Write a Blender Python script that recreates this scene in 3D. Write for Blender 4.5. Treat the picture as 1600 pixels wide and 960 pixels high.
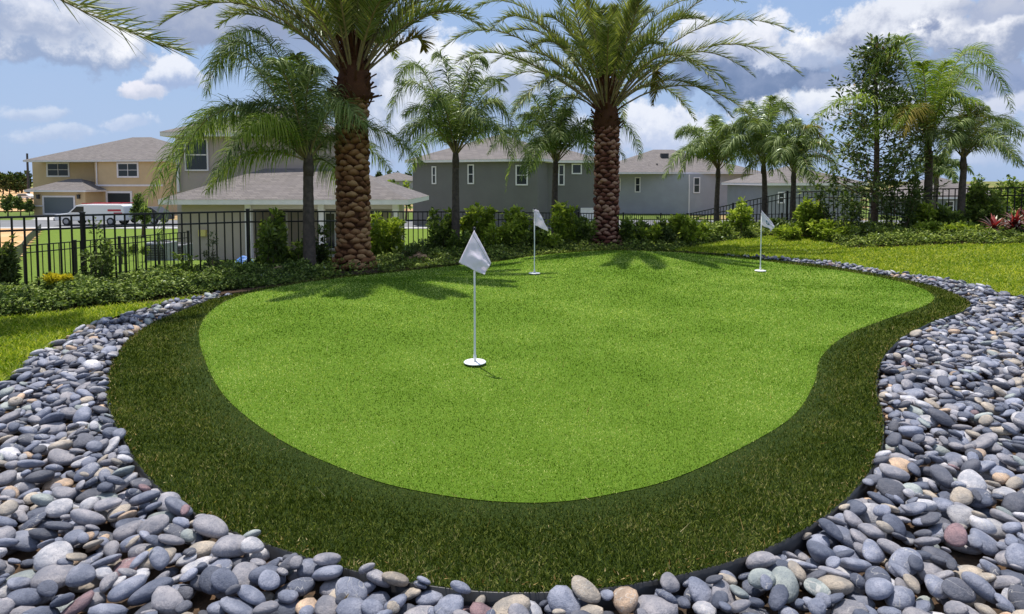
import bpy, bmesh, math, random
import numpy as np
from mathutils import Vector, Matrix, noise as mnoise
R = math.radians
random.seed(7); rng = np.random.default_rng(7)
for o in list(bpy.data.objects): bpy.data.objects.remove(o)
S = bpy.context.scene
COL = S.collection

# ------------------------------------------------------------------ camera
FPX, PY0, PITCH, CAMH = 955.0, 332.0, R(3.0), 1.6
cam_d = bpy.data.cameras.new('camera'); cam = bpy.data.objects.new('camera', cam_d); COL.objects.link(cam)
cam_d.sensor_width = 36.0; cam_d.lens = 36.0*FPX/1600.0
cam_d.shift_x = 0.0; cam_d.shift_y = (PY0-480.0)/1600.0
cam_d.clip_start = 0.05; cam_d.clip_end = 4000
cam.location = (0, 0, CAMH); cam.rotation_euler = (R(90)-PITCH, 0, 0)
S.camera = cam
CP, SP = math.cos(PITCH), math.sin(PITCH)
def ray(px, py):                      # world direction of a photo point, y component 1
    a = (px-800.0)/FPX; b = -(py-PY0)/FPX
    y = CP + b*SP; z = -SP + b*CP
    return (a/y, 1.0, z/y)
def P(px, py, Y):
    r = ray(px, py); return Vector((r[0]*Y, Y, CAMH+r[2]*Y))
def G(px, py, z=0.0):
    r = ray(px, py); return P(px, py, (z-CAMH)/r[2])

# ------------------------------------------------------------------ light
SUNV = Vector((-0.15, 0.27, 1.0)).normalized()
EL = math.asin(SUNV.z); AZ = math.atan2(SUNV.x, SUNV.y)
sl = bpy.data.lights.new('sun', 'SUN'); sl.energy = 5.0; sl.angle = R(0.53); sl.color = (1.0, 0.955, 0.88)
so = bpy.data.objects.new('sun', sl); COL.objects.link(so)
so.rotation_euler = SUNV.to_track_quat('Z', 'Y').to_euler(); so.location = (0, 0, 30)
S.view_settings.view_transform = 'Standard'; S.view_settings.look = 'None'
S.view_settings.exposure = 0.13; S.view_settings.gamma = 1.0; S.view_settings.use_curve_mapping = False
S.cycles.max_bounces = 6; S.cycles.diffuse_bounces = 3; S.cycles.glossy_bounces = 2
S.cycles.transmission_bounces = 3; S.cycles.transparent_max_bounces = 8

W = bpy.data.worlds.new('World'); S.world = W; W.use_nodes = True
wt = W.node_tree; wt.nodes.clear()
class NT:
    def __init__(s, t): s.t = t
    def n(s, typ, **kw):
        nd = s.t.nodes.new(typ)
        for k, v in kw.items(): setattr(nd, k, v)
        return nd
    def put(s, sock, v):
        if isinstance(v, bpy.types.NodeSocket): s.t.links.new(v, sock)
        elif v is not None:
            if isinstance(v, (tuple, list)) and len(v) == 3 and sock.type == 'RGBA': v = (*v, 1.0)
            sock.default_value = v
    def m(s, op, a, b=None, c=None, clamp=False):
        nd = s.n('ShaderNodeMath', operation=op, use_clamp=clamp)
        s.put(nd.inputs[0], a); s.put(nd.inputs[1], b); s.put(nd.inputs[2], c)
        return nd.outputs[0]
    def mix(s, f, a, b, blend='MIX'):
        nd = s.n('ShaderNodeMix', data_type='RGBA', blend_type=blend)
        s.put(nd.inputs[0], f); s.put(nd.inputs[6], a); s.put(nd.inputs[7], b)
        return nd.outputs[2]
    def noise(s, vec, scale, detail=4, rough=.55, dist=0.0):
        nd = s.n('ShaderNodeTexNoise'); s.put(nd.inputs['Vector'], vec)
        nd.inputs['Scale'].default_value = scale; nd.inputs['Detail'].default_value = detail
        nd.inputs['Roughness'].default_value = rough; nd.inputs['Distortion'].default_value = dist
        return nd.outputs['Fac']
    def ramp(s, f, stops):
        nd = s.n('ShaderNodeValToRGB'); s.put(nd.inputs[0], f); e = nd.color_ramp.elements
        while len(e) < len(stops): e.new(0.5)
        for k, (p, c) in enumerate(stops):
            e[k].position = p; e[k].color = (*c, 1) if len(c) == 3 else c
        return nd.outputs[0]
    def rng_(s, v, a, b, c=0.0, d=1.0, smooth=True):
        nd = s.n('ShaderNodeMapRange', interpolation_type='SMOOTHSTEP' if smooth else 'LINEAR')
        for k, x in enumerate((v, a, b, c, d)): s.put(nd.inputs[k], x)
        return nd.outputs[0]
w = NT(wt)
sky = w.n('ShaderNodeTexSky', sky_type='NISHITA'); sky.sun_disc = False
sky.sun_elevation = EL; sky.sun_rotation = AZ; sky.air_density = 1.0; sky.dust_density = 1.2; sky.ozone_density = 1.0
SKYK = 0.13
bg = w.n('ShaderNodeBackground'); bg.inputs[1].default_value = SKYK
out = w.n('ShaderNodeOutputWorld'); wt.links.new(bg.outputs[0], out.inputs[0])
tc = w.n('ShaderNodeTexCoord').outputs['Generated']
def srgb(r, g, b, k=1.0):
    return tuple(((c/255.0)/12.92 if c/255.0 <= .04045 else ((c/255.0+.055)/1.055)**2.4)*k for c in (r, g, b))
def skyc(r, g, b): return srgb(r, g, b, 1.0/SKYK)
sep = w.n('ShaderNodeSeparateXYZ'); wt.links.new(tc, sep.inputs[0])
nz = w.n('ShaderNodeTexNoise'); wt.links.new(tc, nz.inputs['Vector']); nz.inputs['Scale'].default_value = 7; nz.inputs['Detail'].default_value = 6; nz.inputs['Roughness'].default_value = .6
nsp = w.n('ShaderNodeSeparateXYZ'); wt.links.new(nz.outputs['Color'], nsp.inputs[0])
az = w.m('ADD', w.m('ARCTAN2', sep.outputs[0], sep.outputs[1]), w.m('MULTIPLY', w.m('SUBTRACT', nsp.outputs[0], .5), .16))
el = w.m('ADD', w.m('ARCSINE', sep.outputs[2]), w.m('MULTIPLY', w.m('SUBTRACT', nsp.outputs[1], .5), .08))
n_f = w.noise(tc, 22, 7, .62); n_b = w.noise(tc, 5, 5, .6)
# thin pale veil over the blue, thicker toward the horizon
veil = w.rng_(sep.outputs[2], 0.0, .45, .80, .32)
veil = w.m('ADD', veil, w.m('MULTIPLY', w.m('SUBTRACT', n_b, .5), .9), clamp=True)
colr = w.mix(veil, w.mix(.55, sky.outputs[0], skyc(116, 157, 214)), skyc(168, 190, 224))
# clouds: (px, py, half width px, half height px, top colour, base colour, edge softness, strength)
WH, LG = (246, 247, 252), (160, 174, 202)
DK, MD = (112, 130, 166), (192, 200, 220)
CL = [(300, 20, 190, 48, (176, 184, 204), (146, 160, 190), .5, 1), (90, 62, 150, 46, WH, (150, 168, 200), .45, 1), (30, 25, 130, 40, (222, 226, 238), LG, .5, .9),
      (225, 140, 52, 16, (232, 232, 242), MD, .4, .95), (275, 115, 46, 28, (230, 234, 244), (160, 178, 212), .4, .95), (205, 192, 48, 17, (214, 222, 238), (180, 196, 224), .5, .8),
      (55, 175, 60, 14, (206, 216, 234), (176, 192, 220), .6, .75), (75, 208, 80, 14, (206, 216, 234), (176, 192, 220), .6, .7),
      (640, 110, 90, 60, WH, LG, .5, .9), (620, 190, 90, 60, (225, 230, 242), LG, .6, .8), (455, 40, 70, 60, (150, 160, 190), (140, 155, 185), .6, .7),
      (1180, 110, 180, 60, (140, 156, 188), (116, 136, 172), .5, 1), (1270, 80, 95, 36, WH, (168, 182, 210), .4, 1), (1140, 60, 110, 36, (236, 238, 246), (180, 190, 214), .5, .95),
      (1380, 130, 150, 46, (150, 164, 194), (122, 142, 178), .5, .95), (1420, 40, 130, 50, (226, 230, 240), (140, 154, 186), .45, 1), (1530, 55, 120, 52, WH, (146, 160, 190), .4, 1),
      (1570, 10, 120, 26, (180, 188, 208), (160, 172, 200), .5, .9), (1600, 135, 110, 40, (152, 166, 198), (124, 144, 182), .5, .95),
      (1030, 205, 100, 42, (230, 234, 244), (188, 200, 226), .45, .95), (900, 215, 90, 40, (214, 222, 238), LG, .5, .8), (1290, 165, 130, 26, (232, 236, 245), (196, 206, 228), .45, .95),
      (1500, 185, 160, 34, (214, 220, 236), (186, 196, 222), .5, .85), (1560, 235, 120, 26, (206, 216, 236), (180, 194, 222), .6, .7), (800, 120, 90, 40, (235, 238, 246), LG, .5, .8)]
f_off = w.m('MULTIPLY', w.m('SUBTRACT', n_f, .5), 2.3)
for (cx, cy, hw, hh, top, base, soft, k) in CL:
    d = Vector(ray(cx, cy)).normalized(); a0 = math.atan2(d.x, d.y); e0 = math.asin(d.z)
    d1 = Vector(ray(cx+hw, cy)).normalized(); ra = max(.02, abs(math.atan2(d1.x, d1.y)-a0)); d2 = Vector(ray(cx, cy-hh)).normalized(); re = max(.012, abs(math.asin(d2.z)-e0))
    u = w.m('DIVIDE', w.m('SUBTRACT', az, a0), ra*1.15); v = w.m('DIVIDE', w.m('SUBTRACT', el, e0), re*1.15)
    r = w.m('SQRT', w.m('ADD', w.m('MULTIPLY', u, u), w.m('MULTIPLY', v, v)))
    f = w.m('ADD', w.m('SUBTRACT', 1.0, r), w.m('MULTIPLY', f_off, .75))
    msk = w.m('MULTIPLY', w.rng_(f, 0.0, soft*.75), k)
    sh = w.rng_(w.m('ADD', v, w.m('MULTIPLY', f_off, 1.6)), -.7, .75)
    colr = w.mix(msk, colr, w.mix(sh, skyc(*base), skyc(*top)))
# scattered cumulus over the rest of the sky (behind and above the camera)
back = w.rng_(sep.outputs[1], .35, .0)
hi = w.rng_(sep.outputs[2], .62, .8)
bm_ = w.m('MULTIPLY', w.m('MAXIMUM', back, hi), w.rng_(n_b, .48, .62))
colr = w.mix(bm_, colr, skyc(222, 226, 238))
wt.links.new(colr, bg.inputs[0])

# ------------------------------------------------------------------ helpers
def link(o): COL.objects.link(o); return o
def np_mesh(name, V, F, smooth=False, rnd=None, col=None, mat=None, midx=None):
    V = np.asarray(V, np.float32).reshape(-1, 3); F = np.asarray(F, np.int32); k = F.shape[1]
    me = bpy.data.meshes.new(name); me.vertices.add(len(V)); me.vertices.foreach_set('co', V.ravel())
    me.loops.add(F.size); me.loops.foreach_set('vertex_index', F.ravel())
    me.polygons.add(len(F)); me.polygons.foreach_set('loop_start', np.arange(0, F.size, k, dtype=np.int32))
    if smooth: me.polygons.foreach_set('use_smooth', np.ones(len(F), bool))
    if midx is not None: me.polygons.foreach_set('material_index', np.asarray(midx, np.int32))
    if rnd is not None:
        a = me.attributes.new('rnd', 'FLOAT', 'POINT'); a.data.foreach_set('value', np.asarray(rnd, np.float32))
    if col is not None:
        a = me.attributes.new('pcol', 'FLOAT_VECTOR', 'POINT'); a.data.foreach_set('vector', np.asarray(col, np.float32).ravel())
    me.update(calc_edges=True); me.validate()
    for m in (mat if isinstance(mat, (list, tuple)) else [mat]):
        if m: me.materials.append(m)
    return me
def empty(name, loc, label=None, cat=None, group=None):
    o = bpy.data.objects.new(name, None); o.location = loc; o.empty_display_size = .1; link(o)
    return tag(o, label, cat, group)
def tag(o, label=None, cat=None, group=None, kind=None):
    if label: o['label'] = label
    if cat: o['category'] = cat
    if group: o['group'] = group
    if kind: o['kind'] = kind
    return o
def origin_of(p):
    v = Vector((0, 0, 0))
    while p is not None: v += p.location; p = p.parent
    return v
def obj_me(name, me, parent=None, world=True):
    """link a mesh given in world coordinates; under a parent its vertices move into the parent's frame"""
    o = bpy.data.objects.new(name, me); link(o)
    if parent is not None:
        o.parent = parent
        if world:
            v = origin_of(parent)
            me.transform(Matrix.Translation(-v))
    return o
class MB:
    def __init__(s): s.v = []; s.f = []; s.sm = False
    def quad(s, *pts):
        i = len(s.v); s.v += [tuple(p) for p in pts]; s.f.append(tuple(range(i, i+len(pts)))); return s
    def box(s, lo, hi, M=None):
        x0, y0, z0 = lo; x1, y1, z1 = hi
        c = [Vector(p) for p in ((x0,y0,z0),(x1,y0,z0),(x1,y1,z0),(x0,y1,z0),(x0,y0,z1),(x1,y0,z1),(x1,y1,z1),(x0,y1,z1))]
        if M is not None: c = [M @ p for p in c]
        i = len(s.v); s.v += [tuple(p) for p in c]
        s.f += [tuple(i+k for k in q) for q in ((0,3,2,1),(4,5,6,7),(0,1,5,4),(1,2,6,5),(2,3,7,6),(3,0,4,7))]
        return s
    def tube(s, pts, rad, n=8, cap=True):
        pts = [Vector(p) for p in pts]; rad = rad if hasattr(rad, '__len__') else [rad]*len(pts)
        i0 = len(s.v); up0 = None
        for k, p in enumerate(pts):
            t = (pts[min(k+1, len(pts)-1)]-pts[max(k-1, 0)]).normalized()
            a = t.cross(Vector((0, 0, 1)) if abs(t.z) < .9 else Vector((1, 0, 0))).normalized() if up0 is None else (up0-t*up0.dot(t)).normalized()
            up0 = a; b = t.cross(a)
            for j in range(n):
                an = 2*math.pi*j/n; s.v.append(tuple(p+(a*math.cos(an)+b*math.sin(an))*rad[k]))
        for k in range(len(pts)-1):
            for j in range(n):
                a_, b_ = i0+k*n+j, i0+k*n+(j+1) % n
                s.f.append((a_, b_, b_+n, a_+n))
        if cap:
            s.f.append(tuple(i0+j for j in range(n))[::-1]); s.f.append(tuple(i0+(len(pts)-1)*n+j for j in range(n)))
        return s
    def beam(s, a, b, w_, h_):                 # rectangular bar from a to b
        a, b = Vector(a), Vector(b); t = (b-a); L = t.length; t.normalize()
        u = Vector((0, 0, 1)) if abs(t.z) < .9 else Vector((1, 0, 0)); sd = t.cross(u).normalized(); u2 = sd.cross(t)
        M = Matrix(((t.x, sd.x, u2.x, a.x), (t.y, sd.y, u2.y, a.y), (t.z, sd.z, u2.z, a.z), (0, 0, 0, 1)))
        return s.box((0, -w_/2, -h_/2), (L, w_/2, h_/2), M)
    def build(s, name, mat, parent=None, smooth=False, bevel=0):
        me = bpy.data.meshes.new(name); me.from_pydata(s.v, [], s.f); me.update()
        if mat: me.materials.append(mat)
        if smooth: me.polygons.foreach_set('use_smooth', [True]*len(me.polygons))
        o = obj_me(name, me, parent)
        if bevel:
            b = o.modifiers.new('bevel', 'BEVEL'); b.width = bevel; b.segments = 2; b.limit_method = 'ANGLE'
        return o

# ------------------------------------------------------------------ materials
def mat(name):
    m = bpy.data.materials.new(name); m.use_nodes = True; t = NT(m.node_tree); m.node_tree.nodes.clear()
    o = t.n('ShaderNodeOutputMaterial'); return m, t, o
def simple(name, col, rough=.6, var=.0, scale=20, bump=0, metal=0, spec=.5, coord='Object'):
    m, t, o = mat(name); b = t.n('ShaderNodeBsdfPrincipled')
    b.inputs['Roughness'].default_value = rough; b.inputs['Metallic'].default_value = metal; b.inputs['Specular IOR Level'].default_value = spec
    c = t.n('ShaderNodeTexCoord').outputs[coord]
    if var:
        n1 = t.noise(c, scale, 5, .6)
        t.put(b.inputs['Base Color'], t.mix(t.rng_(n1, .3, .7), tuple(x*(1-var) for x in col), tuple(min(1, x*(1+var)) for x in col)))
    else: t.put(b.inputs['Base Color'], col)
    if bump:
        bp = t.n('ShaderNodeBump'); bp.inputs['Strength'].default_value = .6; bp.inputs['Distance'].default_value = bump
        t.put(bp.inputs['Height'], t.noise(c, scale*3, 6, .6)); t.t.links.new(bp.outputs[0], b.inputs['Normal'])
    t.t.links.new(b.outputs[0], o.inputs[0]); return m
def leafmat(name, stops, rough=.55, trans=.35, gloss=.25, big=0.0, bscale=.8, tint=(1.15, 1.25, .5)):
    """per-leaf colour from the attribute rnd, thin and translucent"""
    m, t, o = mat(name)
    a = t.n('ShaderNodeAttribute', attribute_name='rnd').outputs['Fac']
    if big:
        c = t.n('ShaderNodeTexCoord').outputs['Object']
        a = t.m('ADD', a, t.m('MULTIPLY', t.m('SUBTRACT', t.noise(c, bscale, 4, .6), .5), big), clamp=True)
    colr = t.ramp(a, stops)
    d = t.n('ShaderNodeBsdfDiffuse'); tr = t.n('ShaderNodeBsdfTranslucent'); g = t.n('ShaderNodeBsdfGlossy')
    t.put(d.inputs[0], colr); t.put(tr.inputs[0], t.mix(1.0, colr, tint, 'MULTIPLY'))
    g.inputs['Roughness'].default_value = max(.5, rough); t.put(g.inputs[0], (.55, .6, .5))
    s1 = t.n('ShaderNodeMixShader'); s1.inputs[0].default_value = trans
    t.t.links.new(d.outputs[0], s1.inputs[1]); t.t.links.new(tr.outputs[0], s1.inputs[2])
    s2 = t.n('ShaderNodeMixShader'); fr = t.n('ShaderNodeFresnel'); fr.inputs[0].default_value = 1.4
    t.t.links.new(t.m('MULTIPLY', fr.outputs[0], gloss), s2.inputs[0])
    t.t.links.new(s1.outputs[0], s2.inputs[1]); t.t.links.new(g.outputs[0], s2.inputs[2])
    t.t.links.new(s2.outputs[0], o.inputs[0]); return m
M = {}
M['black'] = simple('black_metal', (.012, .012, .014), .35, spec=.4)
M['white'] = simple('white_paint', (.78, .78, .78), .45)
M['pole'] = simple('white_pole', (.74, .76, .74), .3, .05, 30)
M['trim'] = simple('trim_white', (.72, .66, .66), .6, .05, 3)
M['soffit'] = simple('soffit', (.52, .44, .42), .7)
M['conc'] = simple('concrete', (.40, .39, .38), .85, .12, 1.2, .003)
M['asph'] = simple('asphalt', (.16, .16, .165), .9, .15, 1.0)
M['edge'] = simple('edging_black', (.02, .02, .022), .4)
M['rockt'] = simple('tan_rock', (.42, .26, .15), .85, .45, 9, .02)
M['tarp'] = simple('blue_tarp', (.02, .16, .55), .4, .2, 8, .02)
M['glass_r'] = simple('window_glass', (.03, .036, .04), .12, spec=.35)
M['yellow'] = simple('yellow_plastic', (.62, .50, .16), .5)
M['silver'] = simple('light_grey_metal', (.30, .30, .31), .4, .1, 6)
M['dkpl'] = simple('dark_plastic', (.03, .03, .034), .5)
M['red'] = simple('red_paint', (.45, .03, .05), .4)
M['carw'] = simple('white_car_paint', (.72, .73, .74), .25)
M['tyre'] = simple('tyre_rubber', (.02, .02, .02), .8)
M['lamp'] = simple('lamp_lens', (.6, .6, .6), .2)
M['emb'] = simple('emblem_teal', (.04, .16, .20), .6)
def stucco(name, c): return simple(name, c, .9, .06, .7, .004)
M['tan'] = stucco('tan_stucco', (.56, .40, .23)); M['taupe'] = stucco('taupe_stucco', (.40, .325, .28))
M['dgrey'] = stucco('dark_grey_stucco', (.15, .138, .13)); M['lgrey'] = stucco('light_grey_stucco', (.33, .325, .35))
M['mgrey'] = stucco('grey_stucco', (.24, .24, .24)); M['garage'] = simple('garage_paint', (.10, .115, .125), .6)
M['drk'] = simple('dark_interior', (.02, .022, .022), .8)
def shingles():
    m, t, o = mat('roof_shingles'); b = t.n('ShaderNodeBsdfPrincipled'); b.inputs['Roughness'].default_value = .9
    c = t.n('ShaderNodeTexCoord').outputs['Object']; sp = t.n('ShaderNodeSeparateXYZ'); t.put(sp.inputs[0], c)
    cb = t.n('ShaderNodeCombineXYZ'); t.put(cb.inputs[0], t.m('ADD', sp.outputs[0], sp.outputs[1])); t.put(cb.inputs[1], t.m('MULTIPLY', sp.outputs[2], 2.4))
    br = t.n('ShaderNodeTexBrick'); t.put(br.inputs['Vector'], cb.outputs[0]); br.inputs['Scale'].default_value = 1.5
    t.put(br.inputs['Color1'], (.12, .105, .095)); t.put(br.inputs['Color2'], (.205, .178, .162)); t.put(br.inputs['Mortar'], (.08, .068, .068)); br.inputs['Mortar Size'].default_value = .02
    n1 = t.noise(c, 1.3, 6, .7)
    t.put(b.inputs['Base Color'], t.mix(t.rng_(n1, .3, .7, 0, .55), br.outputs[0], (.15, .13, .13)))
    t.t.links.new(b.outputs[0], o.inputs[0]); return m
M['roof'] = shingles()
def ground_mat():
    m, t, o = mat('soil_and_grass'); b = t.n('ShaderNodeBsdfPrincipled'); b.inputs['Roughness'].default_value = 1; b.inputs['Specular IOR Level'].default_value = .1
    c = t.n('ShaderNodeTexCoord').outputs['Object']
    a = t.noise(c, .05, 5, .6); f = t.noise(c, 6, 6, .7)
    g = t.mix(t.rng_(f, .3, .7), (.07, .12, .02), (.16, .20, .05))
    s = t.mix(t.rng_(f, .3, .7), (.30, .19, .09), (.42, .29, .16))
    t.put(b.inputs['Base Color'], t.mix(t.rng_(a, .5, .58), g, s)); t.t.links.new(b.outputs[0], o.inputs[0]); return m
def mottled(name, c1, c2, s1, c3=None, s2=.5, rough=1, bump=0, bs=60):
    m, t, o = mat(name); b = t.n('ShaderNodeBsdfPrincipled'); b.inputs['Roughness'].default_value = rough; b.inputs['Specular IOR Level'].default_value = .15
    c = t.n('ShaderNodeTexCoord').outputs['Object']
    x = t.mix(t.rng_(t.noise(c, s1, 6, .75), .35, .65), c1, c2)
    if c3: x = t.mix(t.rng_(t.noise(c, s2, 5, .6), .42, .68, 0, .8), x, c3)
    t.put(b.inputs['Base Color'], x)
    if bump:
        bp = t.n('ShaderNodeBump'); bp.inputs['Distance'].default_value = bump; bp.inputs['Strength'].default_value = 1.0
        t.put(bp.inputs['Height'], t.noise(c, bs, 4, .8)); t.t.links.new(bp.outputs[0], b.inputs['Normal'])
    t.t.links.new(b.outputs[0], o.inputs[0]); return m
M['ground'] = ground_mat()
M['mulch'] = mottled('mulch', (.035, .022, .014), (.11, .07, .045), 14, (.05, .035, .02), 1.5, bump=.02, bs=30)
M['pbed'] = mottled('soil_under_stones', (.05, .04, .032), (.14, .085, .05), 9, bump=.01)
M['lawn'] = mottled('lawn_base', (.05, .11, .012), (.12, .19, .025), 30, (.20, .22, .05), .8, bump=.02, bs=90)
M['nlawn'] = mottled('neighbour_lawn', (.10, .165, .02), (.17, .235, .035), 8, (.14, .20, .03), .4, bump=.02)
M['sand'] = mottled('orange_sand', (.52, .30, .13), (.66, .44, .24), .35, (.45, .24, .09), .06)
M['turf'] = mottled('putting_turf', (.06, .125, .008), (.15, .25, .025), 110, (.09, .17, .012), .55, bump=.006, bs=220)
M['fringe'] = mottled('fringe_turf', (.018, .034, .006), (.055, .085, .014), 70, (.028, .05, .01), 1.1, bump=.012, bs=150)
M['b_green'] = leafmat('putting_blades', [(0, (.018, .055, .002)), (.30, (.075, .165, .006)), (.62, (.24, .355, .034)), (1, (.74, .78, .27))], trans=.35, big=1.7, bscale=.75, gloss=0.0)
M['b_fringe'] = leafmat('fringe_blades', [(0, (.012, .026, .003)), (.5, (.056, .082, .010)), (.9, (.21, .24, .055)), (1, (.34, .30, .12))], trans=.3, big=.8, bscale=1.6, gloss=.0)
M['b_lawn'] = leafmat('lawn_blades', [(0, (.07, .14, .006)), (.45, (.25, .34, .018)), (1, (.62, .60, .10))], trans=.4, big=.8, bscale=.7, gloss=.08)
M['date'] = leafmat('date_leaf', [(0, (.05, .07, .016)), (.6, (.15, .18, .045)), (1, (.42, .40, .17))], trans=.4, gloss=.55, rough=.4)
M['dateold'] = leafmat('date_leaf_old', [(0, (.10, .085, .02)), (1, (.30, .22, .06))], trans=.3)
M['queen'] = leafmat('queen_leaf', [(0, (.03, .055, .014)), (.5, (.12, .18, .045)), (1, (.48, .54, .22))], trans=.45, gloss=.55, rough=.35)
M['queenl'] = leafmat('queen_leaf_light', [(0, (.08, .13, .012)), (.55, (.20, .29, .03)), (1, (.50, .54, .14))], trans=.42)
M['queeny'] = leafmat('queen_leaf_yellow', [(0, (.14, .13, .02)), (1, (.40, .30, .07))], trans=.35)
M['rachis'] = simple('frond_stalk', (.22, .17, .08), .6, .3, 8)
M['rachisb'] = simple('frond_stalk_brown', (.22, .13, .07), .7, .3, 8)
M['bark'] = simple('queen_bark', (.085, .065, .052), .9, .35, 12, .02)
M['bark2'] = simple('tree_bark', (.15, .095, .07), .9, .3, 14, .02)
def bootmat(name, lo, mid, hi):
    m, t, o = mat(name); b = t.n('ShaderNodeBsdfPrincipled'); b.inputs['Roughness'].default_value = .8; b.inputs['Specular IOR Level'].default_value = .25
    a = t.n('ShaderNodeAttribute', attribute_name='rnd').outputs['Fac']; c = t.n('ShaderNodeTexCoord').outputs['Object']
    a = t.m('ADD', a, t.m('MULTIPLY', t.m('SUBTRACT', t.noise(c, 18, 5, .7), .5), .6), clamp=True)
    t.put(b.inputs['Base Color'], t.ramp(a, [(0, lo), (.5, mid), (1, hi)]))
    bp = t.n('ShaderNodeBump'); bp.inputs['Distance'].default_value = .01; t.put(bp.inputs['Height'], t.noise(c, 60, 5, .7)); t.t.links.new(bp.outputs[0], b.inputs['Normal'])
    t.t.links.new(b.outputs[0], o.inputs[0]); return m
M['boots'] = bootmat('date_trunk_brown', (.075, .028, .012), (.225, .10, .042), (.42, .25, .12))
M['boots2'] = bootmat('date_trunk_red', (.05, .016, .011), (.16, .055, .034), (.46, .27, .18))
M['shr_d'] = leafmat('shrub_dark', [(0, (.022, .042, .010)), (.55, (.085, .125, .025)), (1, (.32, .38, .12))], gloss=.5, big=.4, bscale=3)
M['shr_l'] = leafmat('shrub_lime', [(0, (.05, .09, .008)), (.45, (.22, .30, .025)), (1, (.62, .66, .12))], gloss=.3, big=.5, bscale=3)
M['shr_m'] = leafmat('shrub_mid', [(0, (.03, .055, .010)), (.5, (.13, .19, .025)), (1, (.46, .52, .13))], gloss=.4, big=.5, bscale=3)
M['shr_g'] = leafmat('shrub_grey', [(0, (.05, .06, .03)), (1, (.20, .23, .13))], gloss=.2)
M['mag'] = leafmat('tree_leaf', [(0, (.020, .042, .010)), (.55, (.095, .15, .030)), (.9, (.28, .33, .10)), (1, (.26, .13, .05))], gloss=.6, rough=.3, trans=.2)
M['cord'] = leafmat('cordyline_leaf', [(0, (.08, .012, .016)), (.6, (.26, .04, .045)), (1, (.55, .17, .14))], trans=.35, tint=(1.3, .6, .5))
M['flow_y'] = leafmat('yellow_leaf', [(0, (.45, .42, .02)), (1, (.75, .62, .04))], tint=(1, 1, .4))
M['cover'] = leafmat('cover_leaf', [(0, (.02, .04, .008)), (.5, (.11, .17, .028)), (1, (.44, .52, .15))], gloss=.4, big=.5, bscale=1.3)
M['fartree'] = leafmat('far_tree_leaf', [(0, (.02, .04, .012)), (1, (.08, .12, .03))], trans=.2)
def stone_mat():
    m, t, o = mat('river_stone'); b = t.n('ShaderNodeBsdfPrincipled')
    pc = t.n('ShaderNodeAttribute', attribute_name='pcol').outputs['Vector']; r = t.n('ShaderNodeAttribute', attribute_name='rnd').outputs['Fac']
    c0 = t.n('ShaderNodeNewGeometry').outputs['Position']
    mp = t.n('ShaderNodeVectorMath', operation='ADD'); t.put(mp.inputs[0], c0)
    cb = t.n('ShaderNodeCombineXYZ'); t.put(cb.inputs[0], t.m('MULTIPLY', r, 37.0)); t.t.links.new(cb.outputs[0], mp.inputs[1]); c = mp.outputs[0]
    n1 = t.noise(c, 16, 5, .65); n2 = t.noise(c, 170, 3, .7); n3 = t.noise(c, 5, 3, .5, 2.5)
    x = t.mix(t.rng_(n1, .35, .68), t.mix(1.0, pc, (.78, .8, .84), 'MULTIPLY'), t.mix(1.0, pc, (1.42, 1.36, 1.28), 'MULTIPLY'))
    x = t.mix(t.rng_(n2, .5, .68, 0, .6), x, t.mix(1.0, pc, (.5, .5, .54), 'MULTIPLY'))
    vein = t.m('MULTIPLY', t.rng_(t.m('ABSOLUTE', t.m('SUBTRACT', n3, .5)), .012, .0), t.rng_(r, .72, .78))
    x = t.mix(t.m('MULTIPLY', vein, .7), x, (.55, .52, .48))
    t.put(b.inputs['Base Color'], x); t.put(b.inputs['Roughness'], t.rng_(n1, .3, .7, .42, .7)); b.inputs['Specular IOR Level'].default_value = .45
    bp = t.n('ShaderNodeBump'); bp.inputs['Distance'].default_value = .011; bp.inputs['Strength'].default_value = .9
    t.put(bp.inputs['Height'], t.noise(c, 42, 8, .75)); t.t.links.new(bp.outputs[0], b.inputs['Normal'])
    t.t.links.new(b.outputs[0], o.inputs[0]); return m
M['stone'] = stone_mat()
def clothmat():
    m, t, o = mat('white_flag_cloth'); d = t.n('ShaderNodeBsdfDiffuse'); tr = t.n('ShaderNodeBsdfTranslucent'); s_ = t.n('ShaderNodeMixShader'); s_.inputs[0].default_value = .45
    t.put(d.inputs[0], (.90, .85, .93)); t.put(tr.inputs[0], (.92, .86, .96)); t.t.links.new(d.outputs[0], s_.inputs[1]); t.t.links.new(tr.outputs[0], s_.inputs[2]); t.t.links.new(s_.outputs[0], o.inputs[0]); return m
M['cloth'] = clothmat()

# ------------------------------------------------------------------ layout of the yard
def gpx(lst, z=0.0): return np.array([G(x, y, z)[:2] for x, y in lst])
OUT_PX = [(870,935),(740,930),(600,905),(480,870),(370,830),(290,790),(235,745),(195,690),(172,640),(169,600),(183,560),(213,525),(262,495),(320,473),(390,457),(450,446),(500,437),(600,425),(712,414),(775,410),(830,403),(900,397),(962,392.5),(1050,392.5),(1100,395),(1150,398.5),(1200,403.5),(1280,413),(1350,425),(1410,437),(1470,453),(1505,470),(1515,482),(1500,495),(1450,513),(1400,540),(1375,570),(1368,610),(1378,650),(1376,700),(1352,750),(1312,795),(1260,835),(1190,872),(1100,902),(1000,923),(930,932)]
INN_PX = [(870,794),(790,793),(700,782),(600,760),(520,730),(450,698),(390,660),(345,618),(320,570),(311,530),(322,500),(348,478),(385,463),(440,451),(500,440.5),(600,427.5),(712,416),(775,412),(830,405),(900,399),(962,394.5),(1050,394.5),(1100,397),(1150,401),(1200,407),(1280,418),(1340,428),(1400,441),(1440,454),(1458,467),(1456,478),(1435,490),(1380,508),(1320,530),(1283,560),(1272,600),(1240,652),(1160,705),(1050,758),(950,783)]
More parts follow.
